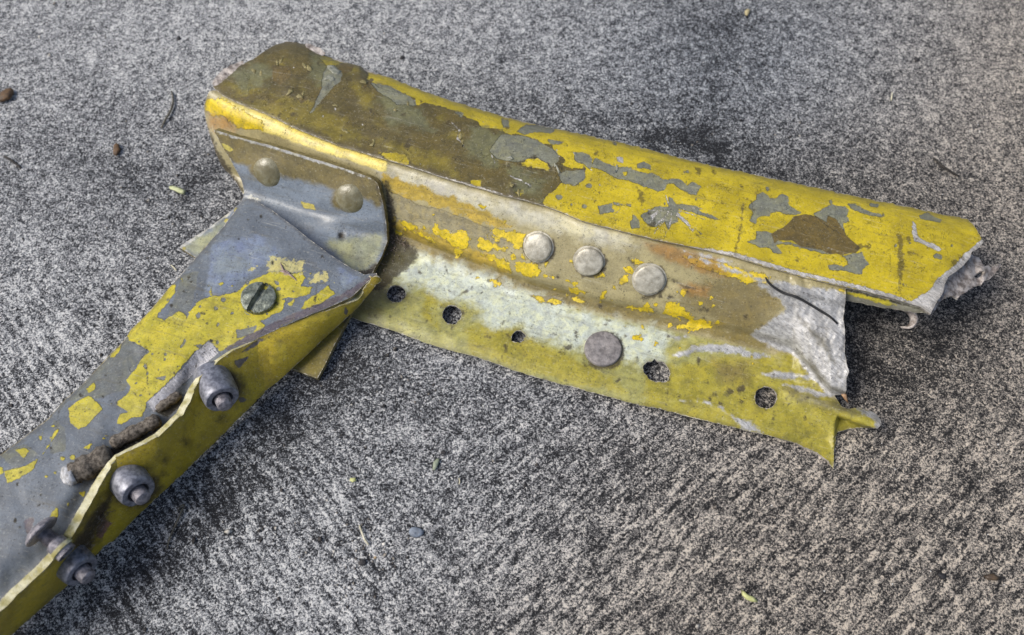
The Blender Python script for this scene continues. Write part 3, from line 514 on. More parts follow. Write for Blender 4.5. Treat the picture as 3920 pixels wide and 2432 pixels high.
webL = {
 'flange': [flange_reg+[]],
 'fyel': [[(2480, 1440), (2600, 1400), (2740, 1375), (3000, 1358), (3040, 1366), (3180, 1520), (3380, 1590), (3380, 1660), (3220, 1840), (3000, 1740), (2450, 1600)], [(1650, 1100), (1740, 1150), (1700, 1170), (1620, 1180)], [(1780, 1260), (1900, 1240), (2000, 1260), (2100, 1330), (2300, 1420), (2400, 1500), (2200, 1470), (1950, 1400), (1800, 1350)], [(1600, 1190), (1640, 1180), (1680, 1260), (1620, 1230)]],
 'pale': [[(1510, 1065), (1560, 985), (1620, 975), (1750, 1015), (1900, 1066), (2050, 1128), (2200, 1182), (2350, 1228), (2520, 1262), (2570, 1300), (2540, 1380), (2440, 1400), (2380, 1360), (2300, 1330), (2200, 1330), (2120, 1300), (2030, 1290), (1990, 1255), (1880, 1250), (1840, 1210), (1800, 1150), (1690, 1150), (1620, 1090), (1560, 1110)]],  # faded oxidised patch, with some sheen put into its colour
 'gband': [[(1480, 728), (1600, 783), (1700, 806), (1875, 877), (1905, 905), (1875, 922), (1750, 882), (1600, 850), (1490, 835)], [(2030, 1130), (2170, 1140), (2120, 1165), (2060, 1150)], [(1890, 905), (1960, 930), (1940, 960), (1880, 930)]],
 'ochre': [[(1470, 665), (1570, 700), (1700, 750), (1850, 802), (1930, 842), (1950, 872), (1870, 865), (1700, 797), (1600, 762), (1480, 735)], [(1500, 850), (1640, 880), (1900, 990), (1960, 1050), (1900, 1050), (1700, 990), (1520, 920)], [(2690, 1235), (2760, 1225), (2780, 1240), (2730, 1262)]],
 'fold': [stroke([(1480, 885), (1525, 903), (1650, 953), (1800, 1008), (1950, 1068), (2050, 1103), (2175, 1140), (2300, 1173), (2450, 1205), (2700, 1262), (2900, 1312), (3010, 1345)], 34), [(1478, 700), (1500, 705), (1512, 860), (1488, 850)]],  # crease shade painted along the fillet; the polygon paints the bracket's shade
 'crest_sheen': [stroke([(1440, 655), (1600, 700), (1800, 765), (2000, 825), (2150, 865), (2300, 905), (2450, 945)], 62)],  # sheen on the bend painted as a pale band along the crest
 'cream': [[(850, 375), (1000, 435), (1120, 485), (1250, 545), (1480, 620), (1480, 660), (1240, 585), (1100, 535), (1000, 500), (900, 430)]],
 'yel': [[(1880, 877), (1950, 887), (2020, 892), (2010, 915), (2005, 945), (1970, 955), (1955, 925), (1900, 910)], [(1525, 845), (1555, 845), (1595, 865), (1595, 880), (1555, 875)], [(1610, 855), (1637, 876), (1620, 877)], [(1660, 870), (1730, 895), (1780, 882), (1800, 910), (1790, 955), (1735, 950), (1710, 915), (1665, 895)],
         [(1840, 910), (1875, 915), (1895, 945), (1870, 960), (1820, 945)], [(1840, 975), (1890, 975), (1945, 1010), (1957, 1045), (1920, 1025), (1875, 995)], [(1970, 1005), (2050, 1010), (2070, 1040), (2065, 1065), (2010, 1060), (1985, 1040)], [(1875, 1072), (1900, 1068), (1925, 1090), (1895, 1092)],
         [(2040, 1130), (2080, 1143), (2160, 1153), (2130, 1166), (2070, 1157)], [(2170, 1075), (2210, 1080), (2200, 1095)], [(2180, 1100), (2260, 1118), (2240, 1129), (2180, 1117)], [(2170, 1130), (2235, 1155), (2210, 1162)], [(2100, 1053), (2121, 1062), (2115, 1071)], [(2187, 998), (2207, 1025), (2195, 1032)],
         [(2410, 990), (2465, 1005), (2430, 1017)], [(2375, 1022), (2420, 1025), (2420, 1047)], [(2550, 1160), (2600, 1165), (2640, 1200), (2660, 1220), (2725, 1235), (2720, 1255), (2650, 1264), (2560, 1252), (2565, 1240), (2630, 1245), (2640, 1222), (2540, 1202)],
         [(2390, 1168), (2475, 1180), (2530, 1198), (2500, 1199), (2400, 1178)], [(3090, 1125), (3150, 1145), (3120, 1149)], [(790, 375), (865, 392), (1000, 460), (1012, 502), (950, 495), (900, 480), (860, 450), (815, 445), (780, 420)],
         [(2700, 990), (2850, 1035), (2950, 1060), (2930, 1086), (2825, 1076), (2700, 1028), (2620, 1000), (2620, 980)], [(1830, 780), (1870, 790), (1850, 805)], [(1920, 830), (1940, 845), (1930, 852)], [(2420, 1285), (2450, 1285), (2445, 1300), (2425, 1300)], [(1540, 870), (1600, 890), (1680, 930), (1700, 945), (1660, 930), (1600, 900)], [(3190, 1105), (3250, 1112), (3350, 1140), (3260, 1135)]],
 'rust': [[(2470, 928), (2550, 935), (2650, 965), (2750, 1000), (2790, 1050), (2700, 1045), (2600, 1012), (2550, 998), (2480, 958)], [(2600, 1090), (2720, 1100), (2700, 1130), (2640, 1120)], [(795, 430), (880, 450), (900, 490), (840, 500), (800, 490)]],
 'brown': [[(2600, 1105), (2700, 1070), (2850, 1055), (2960, 1110), (3000, 1150), (3012, 1180), (2950, 1235), (2930, 1262), (2850, 1302), (2760, 1258), (2700, 1200), (2620, 1150)], [(2740, 1380), (2860, 1380), (2865, 1450), (2800, 1470), (2750, 1450)], [(1370, 1080), (1480, 1060), (1490, 1150), (1420, 1210), (1350, 1230)], [(1500, 900), (1650, 950), (1900, 1045), (2200, 1130), (2450, 1195), (2450, 1222), (2200, 1165), (1900, 1075), (1650, 985), (1490, 930)]],  # last strip paints crease shade along the fillet
 'bare': [[(2900, 1092), (2965, 1080), (3260, 1120), (3260, 1530), (3175, 1518), (3100, 1440), (3035, 1355), (2940, 1325), (2870, 1282), (2950, 1232), (3008, 1182), (2990, 1150)],
          [(2580, 1360), (2650, 1330), (2725, 1313), (2800, 1322), (2875, 1343), (2945, 1367), (2900, 1371), (2800, 1351), (2725, 1345), (2650, 1350), (2600, 1365)], [(2920, 1430), (2975, 1421), (3100, 1438), (3110, 1453), (3000, 1448), (2930, 1442)], [(3000, 1472), (3080, 1482), (3170, 1512), (3150, 1520), (3060, 1498)],
          [(3250, 1560), (3340, 1572), (3385, 1600), (3385, 1650), (3355, 1645), (3350, 1610), (3290, 1575)], stroke([(2600, 1535), (2700, 1538), (2760, 1560), (2790, 1600)], 6), [(2790, 1590), (2860, 1610), (2930, 1660), (2860, 1650)], stroke([(2640, 980), (2760, 1020), (2900, 1068), (3000, 1090)], 12), stroke([(2620, 962), (2700, 980), (2800, 1010)], 9), stroke([(2560, 1288), (2600, 1294), (2640, 1290)], 5)],
 'dk': [[(3000, 1482), (3050, 1488), (3175, 1530), (3275, 1565), (3350, 1595), (3375, 1630), (3335, 1600), (3250, 1588), (3150, 1562), (3060, 1530)], [(3050, 1210), (3160, 1290), (3200, 1400), (3140, 1330)], [(3100, 1380), (3150, 1440), (3180, 1500), (3120, 1440)]],
 'dirt_shade': [[(1470, 890), (1530, 905), (1600, 955), (1590, 1000), (1520, 1060), (1470, 1110), (1380, 1110), (1440, 1000)], circ(2790, 1500, 14, 10), circ(2835, 1492, 16, 12), circ(2760, 1545, 12, 9), circ(2735, 1512, 12, 8), circ(2840, 1540, 8, 6), stroke([(2405, 985), (2420, 1005), (2432, 1030)], 5), stroke([(2535, 1058), (2551, 1066), (2604, 1087), (2641, 1103), (2690, 1109)], 7),
          circ(2570, 1140, 14, 7), circ(2625, 1115, 9, 6), circ(2470, 1140, 12, 9), circ(2525, 1133, 10, 8), circ(2675, 1385, 9, 12), circ(2440, 1375, 8, 8), circ(2205, 1275, 7, 8), circ(2175, 1330, 16, 7), stroke([(2290, 1250), (2320, 1240), (2333, 1228)], 9), stroke([(1925, 1240), (1945, 1220), (1952, 1200)], 4), circ(1948, 1287, 6, 5), circ(1605, 1045, 6, 7), stroke([(1700, 1015), (1712, 1045)], 4),
          stroke([(1700, 1110), (1760, 1130), (1810, 1100)], 5), circ(2230, 1505-175, 6, 5), stroke([(785, 480), (820, 580), (870, 660), (930, 735)], 34), stroke([(2551, 1420+130), (2556, 1500), (2560, 1450)], 3.5), stroke([(2960, 1620), (2962, 1575)], 3.5), stroke([(1905, 1395), (1930, 1350), (1945, 1320)], 3)],  # wide stroke at the left end paints shade as well as grime
}
webL['dirt_shade'] += [stroke([(1474, 690), (1492, 770), (1500, 860), (1500, 930), (1478, 1000)], 26), circ(2066, 950, 62), circ(2261, 1005, 62), circ(2491, 1075, 65), circ(2316, 1344, 76)]  # the stroke paints the bracket's shade onto the web
fz = lambda a, b: (lambda x: (float(lerp_line(np.array([x]), fillet[:-2])[0])+a, float(lerp_line(np.array([x]), fillet[:-2])[0])+b))
scatter(webL['yel'], 46, 1500, 2750, fz(-150, -15), 21, 4, 20)
scatter(webL['yel'], 16, 1600, 2900, fz(10, 90), 22, 3, 9)
scatter(webL['fyel'], 14, 1450, 2500, fz(60, 260), 23, 10, 40)
scatter(webL['dirt_shade'], 90, 1420, 3150, lambda x: (float(lerp_line(np.array([x]), fillet[:-2])[0])-100, float(lerp_line(np.array([x]), edge)[0])-15), 2)
mat_web = painted('web_paint', (164, 154, 114), [
 ('crest_sheen', (206, 204, 188), 26, 1.8, 60, .03, .3, 0, .75), ('cream', (214, 198, 110), 8, 2.2, 10, .1, .4, 0), ('ochre', (178, 154, 66), 22, 2.5, 14, 0, .45, 0), ('flange', (152, 150, 88), 3, 2, 26, 0, .40, 0), ('fyel', (152, 144, 54), 22, 2.2, 28, .05, .42, 0),
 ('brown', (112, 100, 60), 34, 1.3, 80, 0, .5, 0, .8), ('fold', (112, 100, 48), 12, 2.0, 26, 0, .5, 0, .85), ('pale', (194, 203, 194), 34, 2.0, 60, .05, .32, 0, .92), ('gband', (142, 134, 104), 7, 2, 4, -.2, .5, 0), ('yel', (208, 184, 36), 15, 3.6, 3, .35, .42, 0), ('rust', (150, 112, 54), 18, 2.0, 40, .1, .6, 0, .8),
 ('bare', (186, 186, 186), 14, 3, 14, -.25, .42, .25), ('dk', (84, 80, 62), 18, 3, 34, 0, .6, 0, .7), ('dirt_shade', (50, 43, 34), 13, 5, 14, .05, .85, 0, .85)], rough=.31, pits=.75, grain=.9)
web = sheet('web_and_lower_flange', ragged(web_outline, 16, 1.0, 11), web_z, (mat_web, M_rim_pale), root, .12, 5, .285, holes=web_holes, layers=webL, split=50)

def flat_rivet(px, py, r, h, mat, seed, zf=web_z, dome=.03):
    p, n = surf(zf, px, py, 30)
    return lathe('rivet', [(r*1.12, -.03), (r*1.1, .012), (r*1.0, .02), (r*1.0, h*.62), (r*.95, h*.86), (r*.84, h), (r*.5, h+dome*.6), (r*.2, h+dome), (r*.02, h+dome)], p, (n+Vector((random.uniform(-.05, .05), random.uniform(-.05, .05), 0))).normalized(), web, mat, 44, .014, seed, 50)
flat_rivet(2061, 945, .50, .17, M_rivet, 1); flat_rivet(2255, 1000, .50, .17, M_rivet, 2); flat_rivet(2485, 1070, .53, .13, M_rivet, 3)
p, n = surf(web_z, 2308, 1338, 40)
lathe('rivet', [(.66, -.03), (.65, .08), (.63, .115), (.60, .125), (.3, .13), (.16, .128), (.13, .118), (.06, .118), (.01, .12)], p, n, web, M_rivet_big, 48, .006, 4, 50)

# --- torn bits at the right end of the cap
torn_out = [(3722, 972), (3745, 985), (3762, 1008), (3800, 1022), (3828, 1008), (3832, 1018), (3815, 1042), (3796, 1062), (3750, 1090), (3716, 1108), (3690, 1122), (3668, 1142), (3650, 1132), (3612, 1135), (3590, 1165), (3568, 1200), (3545, 1180), (3600, 1090), (3650, 1040), (3700, 990)]
def torn_z(x, y): return 2.35-.0035*(x-3600)+.22*np.abs(wob(x, y, 90, 21))+.12*np.exp(-((x-3770)/18)**2)
mat_torn = simple('torn_metal', (112, 102, 96), (196, 188, 182), 5, .5, .1, 1.4, .7)
sheet('torn_lip', ragged(torn_out, 9, 3.4, 9), torn_z, (mat_torn, M_rim_pale), root, .1, 4, .3, holes=[circ(3752, 1050, 24, 9, rot=-.5, jit=.1, seed=8)], split=25)
for po, zz in (([(812, 318), (826, 292), (858, 262), (895, 246), (928, 234), (935, 252), (905, 280), (870, 312), (830, 345)], 2.25), ([(1168, 168), (1190, 168), (1222, 182), (1248, 204), (1235, 214), (1200, 210), (1175, 190)], 2.5)):
    sheet('torn_rim', ragged(po, 9, 1.6, 15), (lambda zq: lambda x, y: zq+.05*wob(x, y, 40, 22)+0*x)(zz), (mat_torn, M_rim_pale), root, .06, 4, .3)
# folded lip under the cap's near edge, right end
lip_out = [(2960, 1030), (3070, 1062), (3175, 1088), (3300, 1116), (3425, 1150), (3525, 1180), (3560, 1202), (3500, 1198), (3450, 1188), (3350, 1172), (3240, 1152), (3150, 1130), (3050, 1100), (2960, 1070)]
lip_z = rail_field([(off(cap_near, 0), 2.80), (off(cap_near, 14), 2.66), (off(cap_near, 45), 2.30)])
lipL = {'yel': [stroke([(3180, 1110), (3280, 1128), (3400, 1160), (3430, 1168)], 18), stroke([(2980, 1052), (3050, 1075)], 14)], 'dirt_shade': [stroke([(3100, 1075), (3250, 1112), (3400, 1150), (3540, 1190)], 7)]}
mat_lip = painted('lip_paint', (150, 148, 132), [('yel', (196, 184, 60), 9, 4, 6, .1, .45, 0), ('dirt_shade', (60, 58, 44), 6, 6, 6, 0, .8, 0)], rough=.45)
sheet('cap_lip', ragged(lip_out, 14, 1.5, 3), lip_z, (mat_lip, M_rim_pale), root, .1, 4, .285, layers=lipL)
# curled hook of torn sheet
pts = []
for t in np.linspace(-.4, 3.9, 18):
    q = P(3455+38*math.sin(t)*.9+6*t, 1212-30*math.cos(t)+4*t, 2.25-.16*t); pts.append(Vector(q.tolist()))
def ribbon(name, pts, side, wd, mat, parent, thick=.05, curl=0.0):
    vs = []; fs = []
    for i, p in enumerate(pts):
        for k in (-1, -.33, .33, 1): vs.append(p+side*(wd*.005*k*(1-.35*i/len(pts)))+Vector((0, 0, curl*.01*k*k)))
    for i in range(len(pts)-1):
        for k in range(3): fs.append((i*4+k, i*4+k+1, i*4+5+k, i*4+4+k))
    o = link(name, mesh_from(name, vs, fs), parent, (mat,)); md = o.modifiers.new('thickness', 'SOLIDIFY'); md.thickness = thick*.01; md.offset = 0
    return o
ribbon('curled_tab', pts, Vector((.35, -.35, .87)).normalized(), .34, mat_torn, root, .09)
tub = tube('torn_spike', [PV(3228, 1505, .9), PV(3238, 1525, .8), PV(3248, 1545, .72)], [.09, .06, .01], simple('rusty_sliver', (120, 84, 48), (170, 140, 110), 8), root, 6, .1)

# --- corner bracket (angle): face on the web, fillet, foot under the arm
leafA = plane((817, 495, 2.72), (1425, 690, 2.72), (1480, 870, 1.22), (930, 735, 1.30))
leafB = plane((932, 760, 1.30), (1480, 890, .95), (1215, 1450, .35), (690, 945, 1.0))
def br_z(x, y):
    a, b = leafA(x, y), leafB(x, y); k = .14
    z = np.maximum(a, b)+k*.5*np.log1p(np.exp(-np.abs(a-b)/(k*.5)))
    z = z+bump(x, y, 1015, 660, 80, .12, 56)+bump(x, y, 1330, 762, 80, .12, 56)
    z = z+bump(x, y, 1320, 850, 150, .07, 26)-bump(x, y, 1308, 905, 10, .10, 14)+.012*wob(x, y, 120, 5)
    return z
br_outline = [(815, 495), (850, 506), (900, 522), (1020, 552), (1125, 586), (1225, 615), (1325, 647), (1415, 680), (1432, 690), (1447, 705), (1456, 740), (1465, 775), (1473, 820), (1480, 865), (1482, 925), (1462, 980), (1430, 1040), (1395, 1110), (1370, 1150), (1325, 1237), (1280, 1322), (1240, 1405), (1215, 1450), (1150, 1425), (1095, 1403), (1000, 1200), (850, 1000), (750, 987), (687, 948), (692, 940), (780, 885), (870, 820), (920, 778), (932, 755), (934, 728), (925, 690), (900, 645), (875, 600), (850, 560)]
brL = {
 'olive': [[(790, 470), (1450, 670), (1470, 730), (1462, 790), (1440, 800), (1420, 770), (1350, 740), (1250, 715), (1200, 700), (1080, 680), (1030, 650), (960, 635), (900, 625), (860, 600)], circ(1000, 650, 50, 40), circ(1325, 765, 58, 44)],
 'yel': [[(848, 548), (870, 555), (893, 572), (880, 582), (856, 570)], [(1150, 770), (1200, 783), (1210, 806), (1165, 797)], circ(1345, 610-300, 5), circ(703, 953, 8), circ(868, 845, 9), circ(905, 808, 8, 12)],
 'green': [[(1250, 930), (1420, 900), (1470, 900), (1440, 1010), (1380, 1050), (1330, 1020)], [(700, 940), (800, 890), (860, 850), (800, 960), (740, 980)]],
 'foot': [[(1020, 1180), (1400, 1120), (1300, 1500), (1050, 1500)]],
 'pale': [stroke([(817, 499), (900, 525), (1020, 556), (1125, 590), (1225, 619), (1325, 651), (1420, 684)], 9), stroke([(932, 752), (870, 822), (780, 887), (690, 947), (752, 985)], 12), [(985, 620), (1010, 615), (1015, 640), (995, 650)], stroke([(928, 752), (960, 755), (1000, 768)], 12)],
 'dirt_shade': [[(1370, 1040), (1470, 1000), (1400, 1100), (1320, 1250), (1290, 1200)], circ(1308, 905, 12, 16), stroke([(1440, 700), (1470, 800), (1480, 900)], 5)],
}
mat_br = painted('bracket_paint', (122, 132, 144), [
 ('green', (150, 154, 128), 20, 2.5, 40, 0, .45, 0), ('olive', (112, 102, 66), 12, 1.8, 26, .05, .42, 0), ('foot', (118, 106, 34), 6, 2, 30, 0, .5, 0), ('yel', (188, 176, 86), 4, 4, 4, .15, .45, 0), ('pale', (206, 208, 208), 7, 4, 7, 0, .4, .1), ('dirt_shade', (56, 52, 48), 12, 4, 20, 0, .8, 0)], rough=.28, pits=.45, grain=.8)
bracket = sheet('corner_bracket', ragged(br_outline, 22, .7, 4), br_z, (mat_br, M_rim_olive), root, .26, 5, .3, layers=brL, split=60)
for (px, py, sd) in ((1028, 668, 1), (1343, 768, 2)):
    p, n = surf(br_z, px, py, 40); ax = (n+Vector((.10, -.12, 0))).normalized()
    o = lathe('rivet', [(.60, -.06), (.55, .0), (.49, .045), (.42, .09), (.33, .125), (.22, .148), (.11, .16), (.01, .163)], p-n*.0006, ax, bracket, simple('painted_rivet_dome', (106, 99, 70), (134, 130, 106), 2.6, .26, 0, .7, .35, .8), 40, .012, sd, 80)

# --- arm: top plate
def arm_base(x, y): return A0(x, y)
A0 = plane((950, 765, 1.72), (1395, 1055, 1.88), (0, 1800, 2.5), (0, 2300, 2.5))
arm_left = [(925, 775), (905, 800), (850, 875), (750, 985), (675, 1072), (565, 1200), (500, 1265), (480, 1300), (415, 1365), (325, 1465), (250, 1530), (190, 1600), (100, 1670), (0, 1745), (-120, 1850), (-500, 2190)]
crest_l = [(1445, 1050), (1425, 1062), (1350, 1132), (1240, 1182), (1140, 1222), (1030, 1272), (925, 1322), (870, 1348), (820, 1382), (780, 1417), (750, 1447), (722, 1487), (700, 1537), (675, 1582), (635, 1622), (590, 1662), (500, 1712), (440, 1742), (410, 1772), (385, 1807), (350, 1862), (320, 1917), (285, 1977), (250, 2037), (200, 2103), (150, 2158), (90, 2213), (40, 2258), (0, 2302), (-120, 2400), (-500, 2715)]
def left_d(x, y): return (x-lerp_line(y, [(p[1], p[0]) for p in arm_left]))
def arm_z(x, y):
    z = A0(x, y)
    d = left_d(x, y)*.7
    z = z-.35*np.exp(-np.clip(d, 0, None)/22)                       # rolled left edge
    t = np.clip((1000-x)/300, 0, 1); z = z-.30*t*np.exp(-((lerp_line(x, sorted(crest_l))-y)/90)**2) # sunk beside the buckled wall
    z = z+.03*wob(x, y, 260, 31)+.008*wob(x, y, 60, 32)
    z = z-bump(x, y, 992, 1147, 95, .06)+bump(x, y, 540, 1330, 26, .05)
    return z
arm_outline = arm_left+[(-500, 2719)]+[(x-2, y+4) for x, y in crest_l[::-1][1:]]+[(1443, 1046), (1395, 1052), (1350, 1030), (1250, 965), (1150, 888), (1040, 804), (970, 762), (940, 760)]
A1 = [(675, 1085), (670, 1125), (640, 1165), (625, 1180), (610, 1200), (605, 1215), (630, 1225), (665, 1205), (685, 1195), (705, 1205), (715, 1220), (740, 1175), (765, 1150), (820, 1135), (860, 1130), (920, 1110), (940, 1085), (990, 1065), (1030, 1040), (1100, 1040), (1120, 1050), (1160, 1038), (1172, 1065), (1150, 1095), (1195, 1100), (1190, 1125), (1140, 1140), (1095, 1140), (1080, 1190), (1050, 1205), (1000, 1230), (1015, 1245), (1000, 1275), (950, 1300), (875, 1335), (838, 1345), (800, 1305), (750, 1345), (640, 1470), (563, 1540), (560, 1565), (540, 1595), (500, 1600), (465, 1625), (450, 1620), (455, 1585), (500, 1580), (445, 1550), (450, 1535), (485, 1515), (500, 1485), (485, 1455), (525, 1400), (550, 1365), (570, 1345), (530, 1320), (510, 1310), (492, 1300), (480, 1270), (560, 1190), (640, 1095)]
strip = [(800, 1305), (818, 1325), (838, 1350), (780, 1400), (700, 1470), (640, 1530), (590, 1580), (563, 1540), (640, 1470), (700, 1410), (750, 1345)]
armL = {
 'lav': [[(815, 935), (990, 900), (1075, 960), (1000, 1025), (925, 1075), (850, 1125), (785, 1140), (790, 1075)], [(1300, 1030), (1390, 1060), (1300, 1110)]],
 'dgrey': [[(490, 1295), (575, 1345), (520, 1400), (480, 1490), (400, 1520), (250, 1535), (200, 1600), (480, 1290)], [(200, 1600), (250, 1640), (250, 1730), (190, 1740), (210, 1660)], [(700, 1050), (760, 1040), (740, 1150), (715, 1215), (640, 1215)], [(0, 1740), (90, 1700), (150, 1740), (60, 1800)]],
 'yel': [A1, [(1205, 1130), (1255, 1090), (1282, 1125), (1205, 1180), (1150, 1185), (1170, 1150)], [(260, 1560), (340, 1513), (392, 1565), (345, 1622), (300, 1647), (268, 1620)], [(330, 1490), (360, 1466), (367, 1485), (340, 1510)], [(320, 1715), (345, 1695), (357, 1700), (340, 1725)], [(60, 1725), (90, 1713), (117, 1725), (90, 1755)],
         [(20, 1805), (100, 1780), (150, 1750), (130, 1792), (75, 1832), (30, 1850)], stroke([(228, 1605), (218, 1650), (190, 1700), (160, 1745)], 8), stroke([(168, 1640), (155, 1690)], 4), [(190, 1985), (215, 1944), (221, 1950), (216, 1985)], [(412, 1368), (465, 1318), (458, 1348), (435, 1368)], [(684, 1056), (694, 1062), (705, 1080), (698, 1080)],
         [(1095, 1165), (1130, 1145), (1115, 1170)], [(800, 1115), (812, 1100), (808, 1132)], [(830, 1085), (855, 1082), (845, 1095)], [(1060, 1238), (1140, 1212), (1130, 1222), (1065, 1250)], circ(240, 1755, 9, 8), circ(278, 1752, 9, 8), [(250, 1925), (265, 1920), (262, 1950)], [(300, 1885), (330, 1880), (320, 1905)], [(-20, 1780), (12, 1790), (8, 1810), (-20, 1820)]],
 'cream': [[(1185, 1080), (1205, 1045), (1252, 1040), (1266, 1070), (1230, 1080)], [(1035, 985), (1165, 1000), (1160, 1045), (1060, 1045), (1020, 1040)], circ(966, 1027, 9, 8)],
 'yhole': [[(690, 1330), (705, 1298), (712, 1305), (695, 1335)], [(740, 1322), (800, 1318), (770, 1335)], [(590, 1445), (635, 1440), (630, 1455), (600, 1452)], [(553, 1390), (562, 1400), (560, 1418), (551, 1405)], [(905, 1265), (985, 1245), (970, 1275), (910, 1295)], circ(565, 1430, 4, 9), circ(825, 1180, 9, 7)],
 'bare': [strip], 'wear': [stroke([(1440, 1050), (1350, 1118), (1240, 1168), (1140, 1208), (1030, 1258), (925, 1308), (860, 1340)], 26), [(90, 1990), (130, 1980), (120, 2060), (100, 2040)]],
 'dirt_shade': [stroke([(500, 1490), (560, 1560)], 5), stroke([(560, 1390), (565, 1470), (572, 1510)], 4), [(590, 1575), (690, 1510), (700, 1540), (640, 1600)], stroke([(500, 1630), (480, 1640)], 5), stroke([(530, 1322), (565, 1340), (540, 1375)], 4.5), stroke([(230, 1570), (215, 1620)], 5), circ(157, 1865, 6, 5), circ(58, 1993, 5, 9),
          stroke([(1215, 1092), (1205, 1160), (1185, 1185)], 4), stroke([(400, 1770), (440, 1735), (600, 1650)], 40)],
}
scatter(armL['dirt_shade'], 80, 50, 1300, lambda x: (max(780, 1780-1.08*x), max(900, 2100-.85*x)), 3)
scatter(armL['yhole'], 60, 500, 1250, lambda x: (max(1080, 1800-1.08*x), 2080-.85*x), 27, 2.5, 10)
scatter(armL['yel'], 34, 20, 1200, lambda x: (max(1000, 1820-1.08*x), 2080-.85*x), 28, 2.5, 10)
mat_arm = painted('arm_paint', (100, 108, 118), [
 ('lav', (118, 130, 152), 16, 1.6, 22, 0, .45, 0), ('dgrey', (98, 103, 104), 6, 2, 5, 0, .55, 0), ('yel', (178, 168, 48), 7, 2.6, 3, .35, .45, 0), ('cream', (178, 172, 120), 22, 6, 10, .1, .5, 0), ('yhole', (112, 116, 112), 5, 5, 3, -.3, .5, 0),
 ('wear', (92, 86, 96), 8, 4, 9, -.1, .5, .1), ('bare', (170, 170, 176), 5, 5, 3, -.3, .4, .25), ('dirt_shade', (40, 38, 34), 7, 6, 8, 0, .8, 0)], rough=.46, pits=.8, grain=.8)
arm = sheet('arm_top_plate', ragged(arm_outline, 24, .8, 12), arm_z, (mat_arm, M_rim_olive), root, .14, 5, -.83, layers=armL, split=50)

# --- arm: side wall with the buckled upper edge
outer = [(1445, 1052), (1435, 1080), (1400, 1115), (1360, 1150), (1250, 1255), (1150, 1355), (1045, 1455), (1000, 1490), (850, 1640), (750, 1735), (600, 1870), (500, 1965), (415, 2055), (380, 2076), (345, 2108), (280, 2180), (215, 2240), (100, 2340), (0, 2428), (-120, 2530), (-500, 2850)]
ctr = sorted(crest_l)
def wall_z(x, y):
    yc = lerp_line(x, sorted([(px, py) for px, py in crest_l])); yo = lerp_line(x, sorted(outer))
    t = np.clip((y-yc)/np.maximum(yo-yc, 12), -.3, 1.2)
    top = A0(x, yc)+.30*np.clip((900-x)/120, 0, 1)-.03-.22*np.clip((x-900)/80, 0, 1)*np.clip((1440-x)/60, .2, 1)
    bot = A0(x, yo)-np.interp(x, [0, 500, 1000, 1300, 1440], [2.2, 2.1, 1.65, 1.0, .2])
    z = top+(bot-top)*(.55*t+.45*np.clip(t, 0, 1)**1.6)
    return np.maximum(z+.02*wob(x, y, 150, 41), .14)
wall_outline = crest_l+outer[::-1]
wallL = {
 'yel': [stroke([(1400, 1110), (1240, 1195), (1140, 1245), (1030, 1300), (950, 1345), (870, 1385)], 30), [(1020, 1300), (1100, 1290), (1080, 1370), (1030, 1380)]],
 'grey': [stroke([(1030, 1285), (960, 1318), (905, 1350)], 12), [(880, 1375), (940, 1360), (900, 1405)], circ(1310, 1172, 6, 12), circ(912, 1518, 16, 9)],
 'pink': [[(340, 2010), (375, 1960), (410, 1985), (370, 2045), (345, 2040)]],
 'dirt_shade': [circ(850, 1470, 70, 60), circ(500, 1850, 100, 80), [(240, 2060), (360, 1900), (430, 1850), (420, 1900), (330, 2080), (240, 2150)], circ(690, 1680, 5, 6), circ(612, 1740, 6, 8), circ(608, 1800, 7, 6), circ(833, 1590, 5, 5), stroke([(905, 1375), (895, 1405)], 5)],
}
mat_wall = painted('wall_paint', (178, 156, 36), [('yel', (190, 170, 50), 10, 2.5, 14, .1, .45, 0), ('grey', (104, 98, 96), 6, 4, 4, -.2, .5, 0), ('pink', (140, 104, 92), 10, 5, 10, .1, .7, 0), ('dirt_shade', (58, 46, 20), 22, 2.5, 60, 0, .75, 0)], rough=.44, pits=.5, grain=.8)
wall = sheet('arm_side_wall', ragged(wall_outline, 20, .9, 14), wall_z, (mat_wall, M_rim_cream), root, .26, 5, -.8, layers=wallL, split=55)
# far side of the arm's channel
skirt('arm_far_wall', [(x+4, y) for x, y in arm_left], 0, 0, 0, M_plain_blue, M_rim_olive) if False else None
def arm_skirt():
    pts = np.array(arm_left[1:], float); zt = arm_z(pts[:, 0]+3, pts[:, 1])-.05; rows = []
    for t in np.linspace(0, 1, 6):
        top = P(pts[:, 0]+3, pts[:, 1]+3, zt); top[:, 2] = top[:, 2]*(1-t)+t*np.linspace(.011, .006, len(pts)); top[:, 0] += .0012*t; top[:, 1] -= .0012*t; rows.append(top)
    V = np.concatenate(rows); n = len(pts); f = [(r*n+i, r*n+i+1, (r+1)*n+i+1, (r+1)*n+i) for r in range(5) for i in range(n-1)]
    o = link('arm_far_wall', mesh_from('arm_far_wall', V, f), root, (M_plain_blue, M_rim_olive)); md = o.modifiers.new('thickness', 'SOLIDIFY'); md.thickness = .0012; md.offset = 0; md.material_offset_rim = 1
arm_skirt()

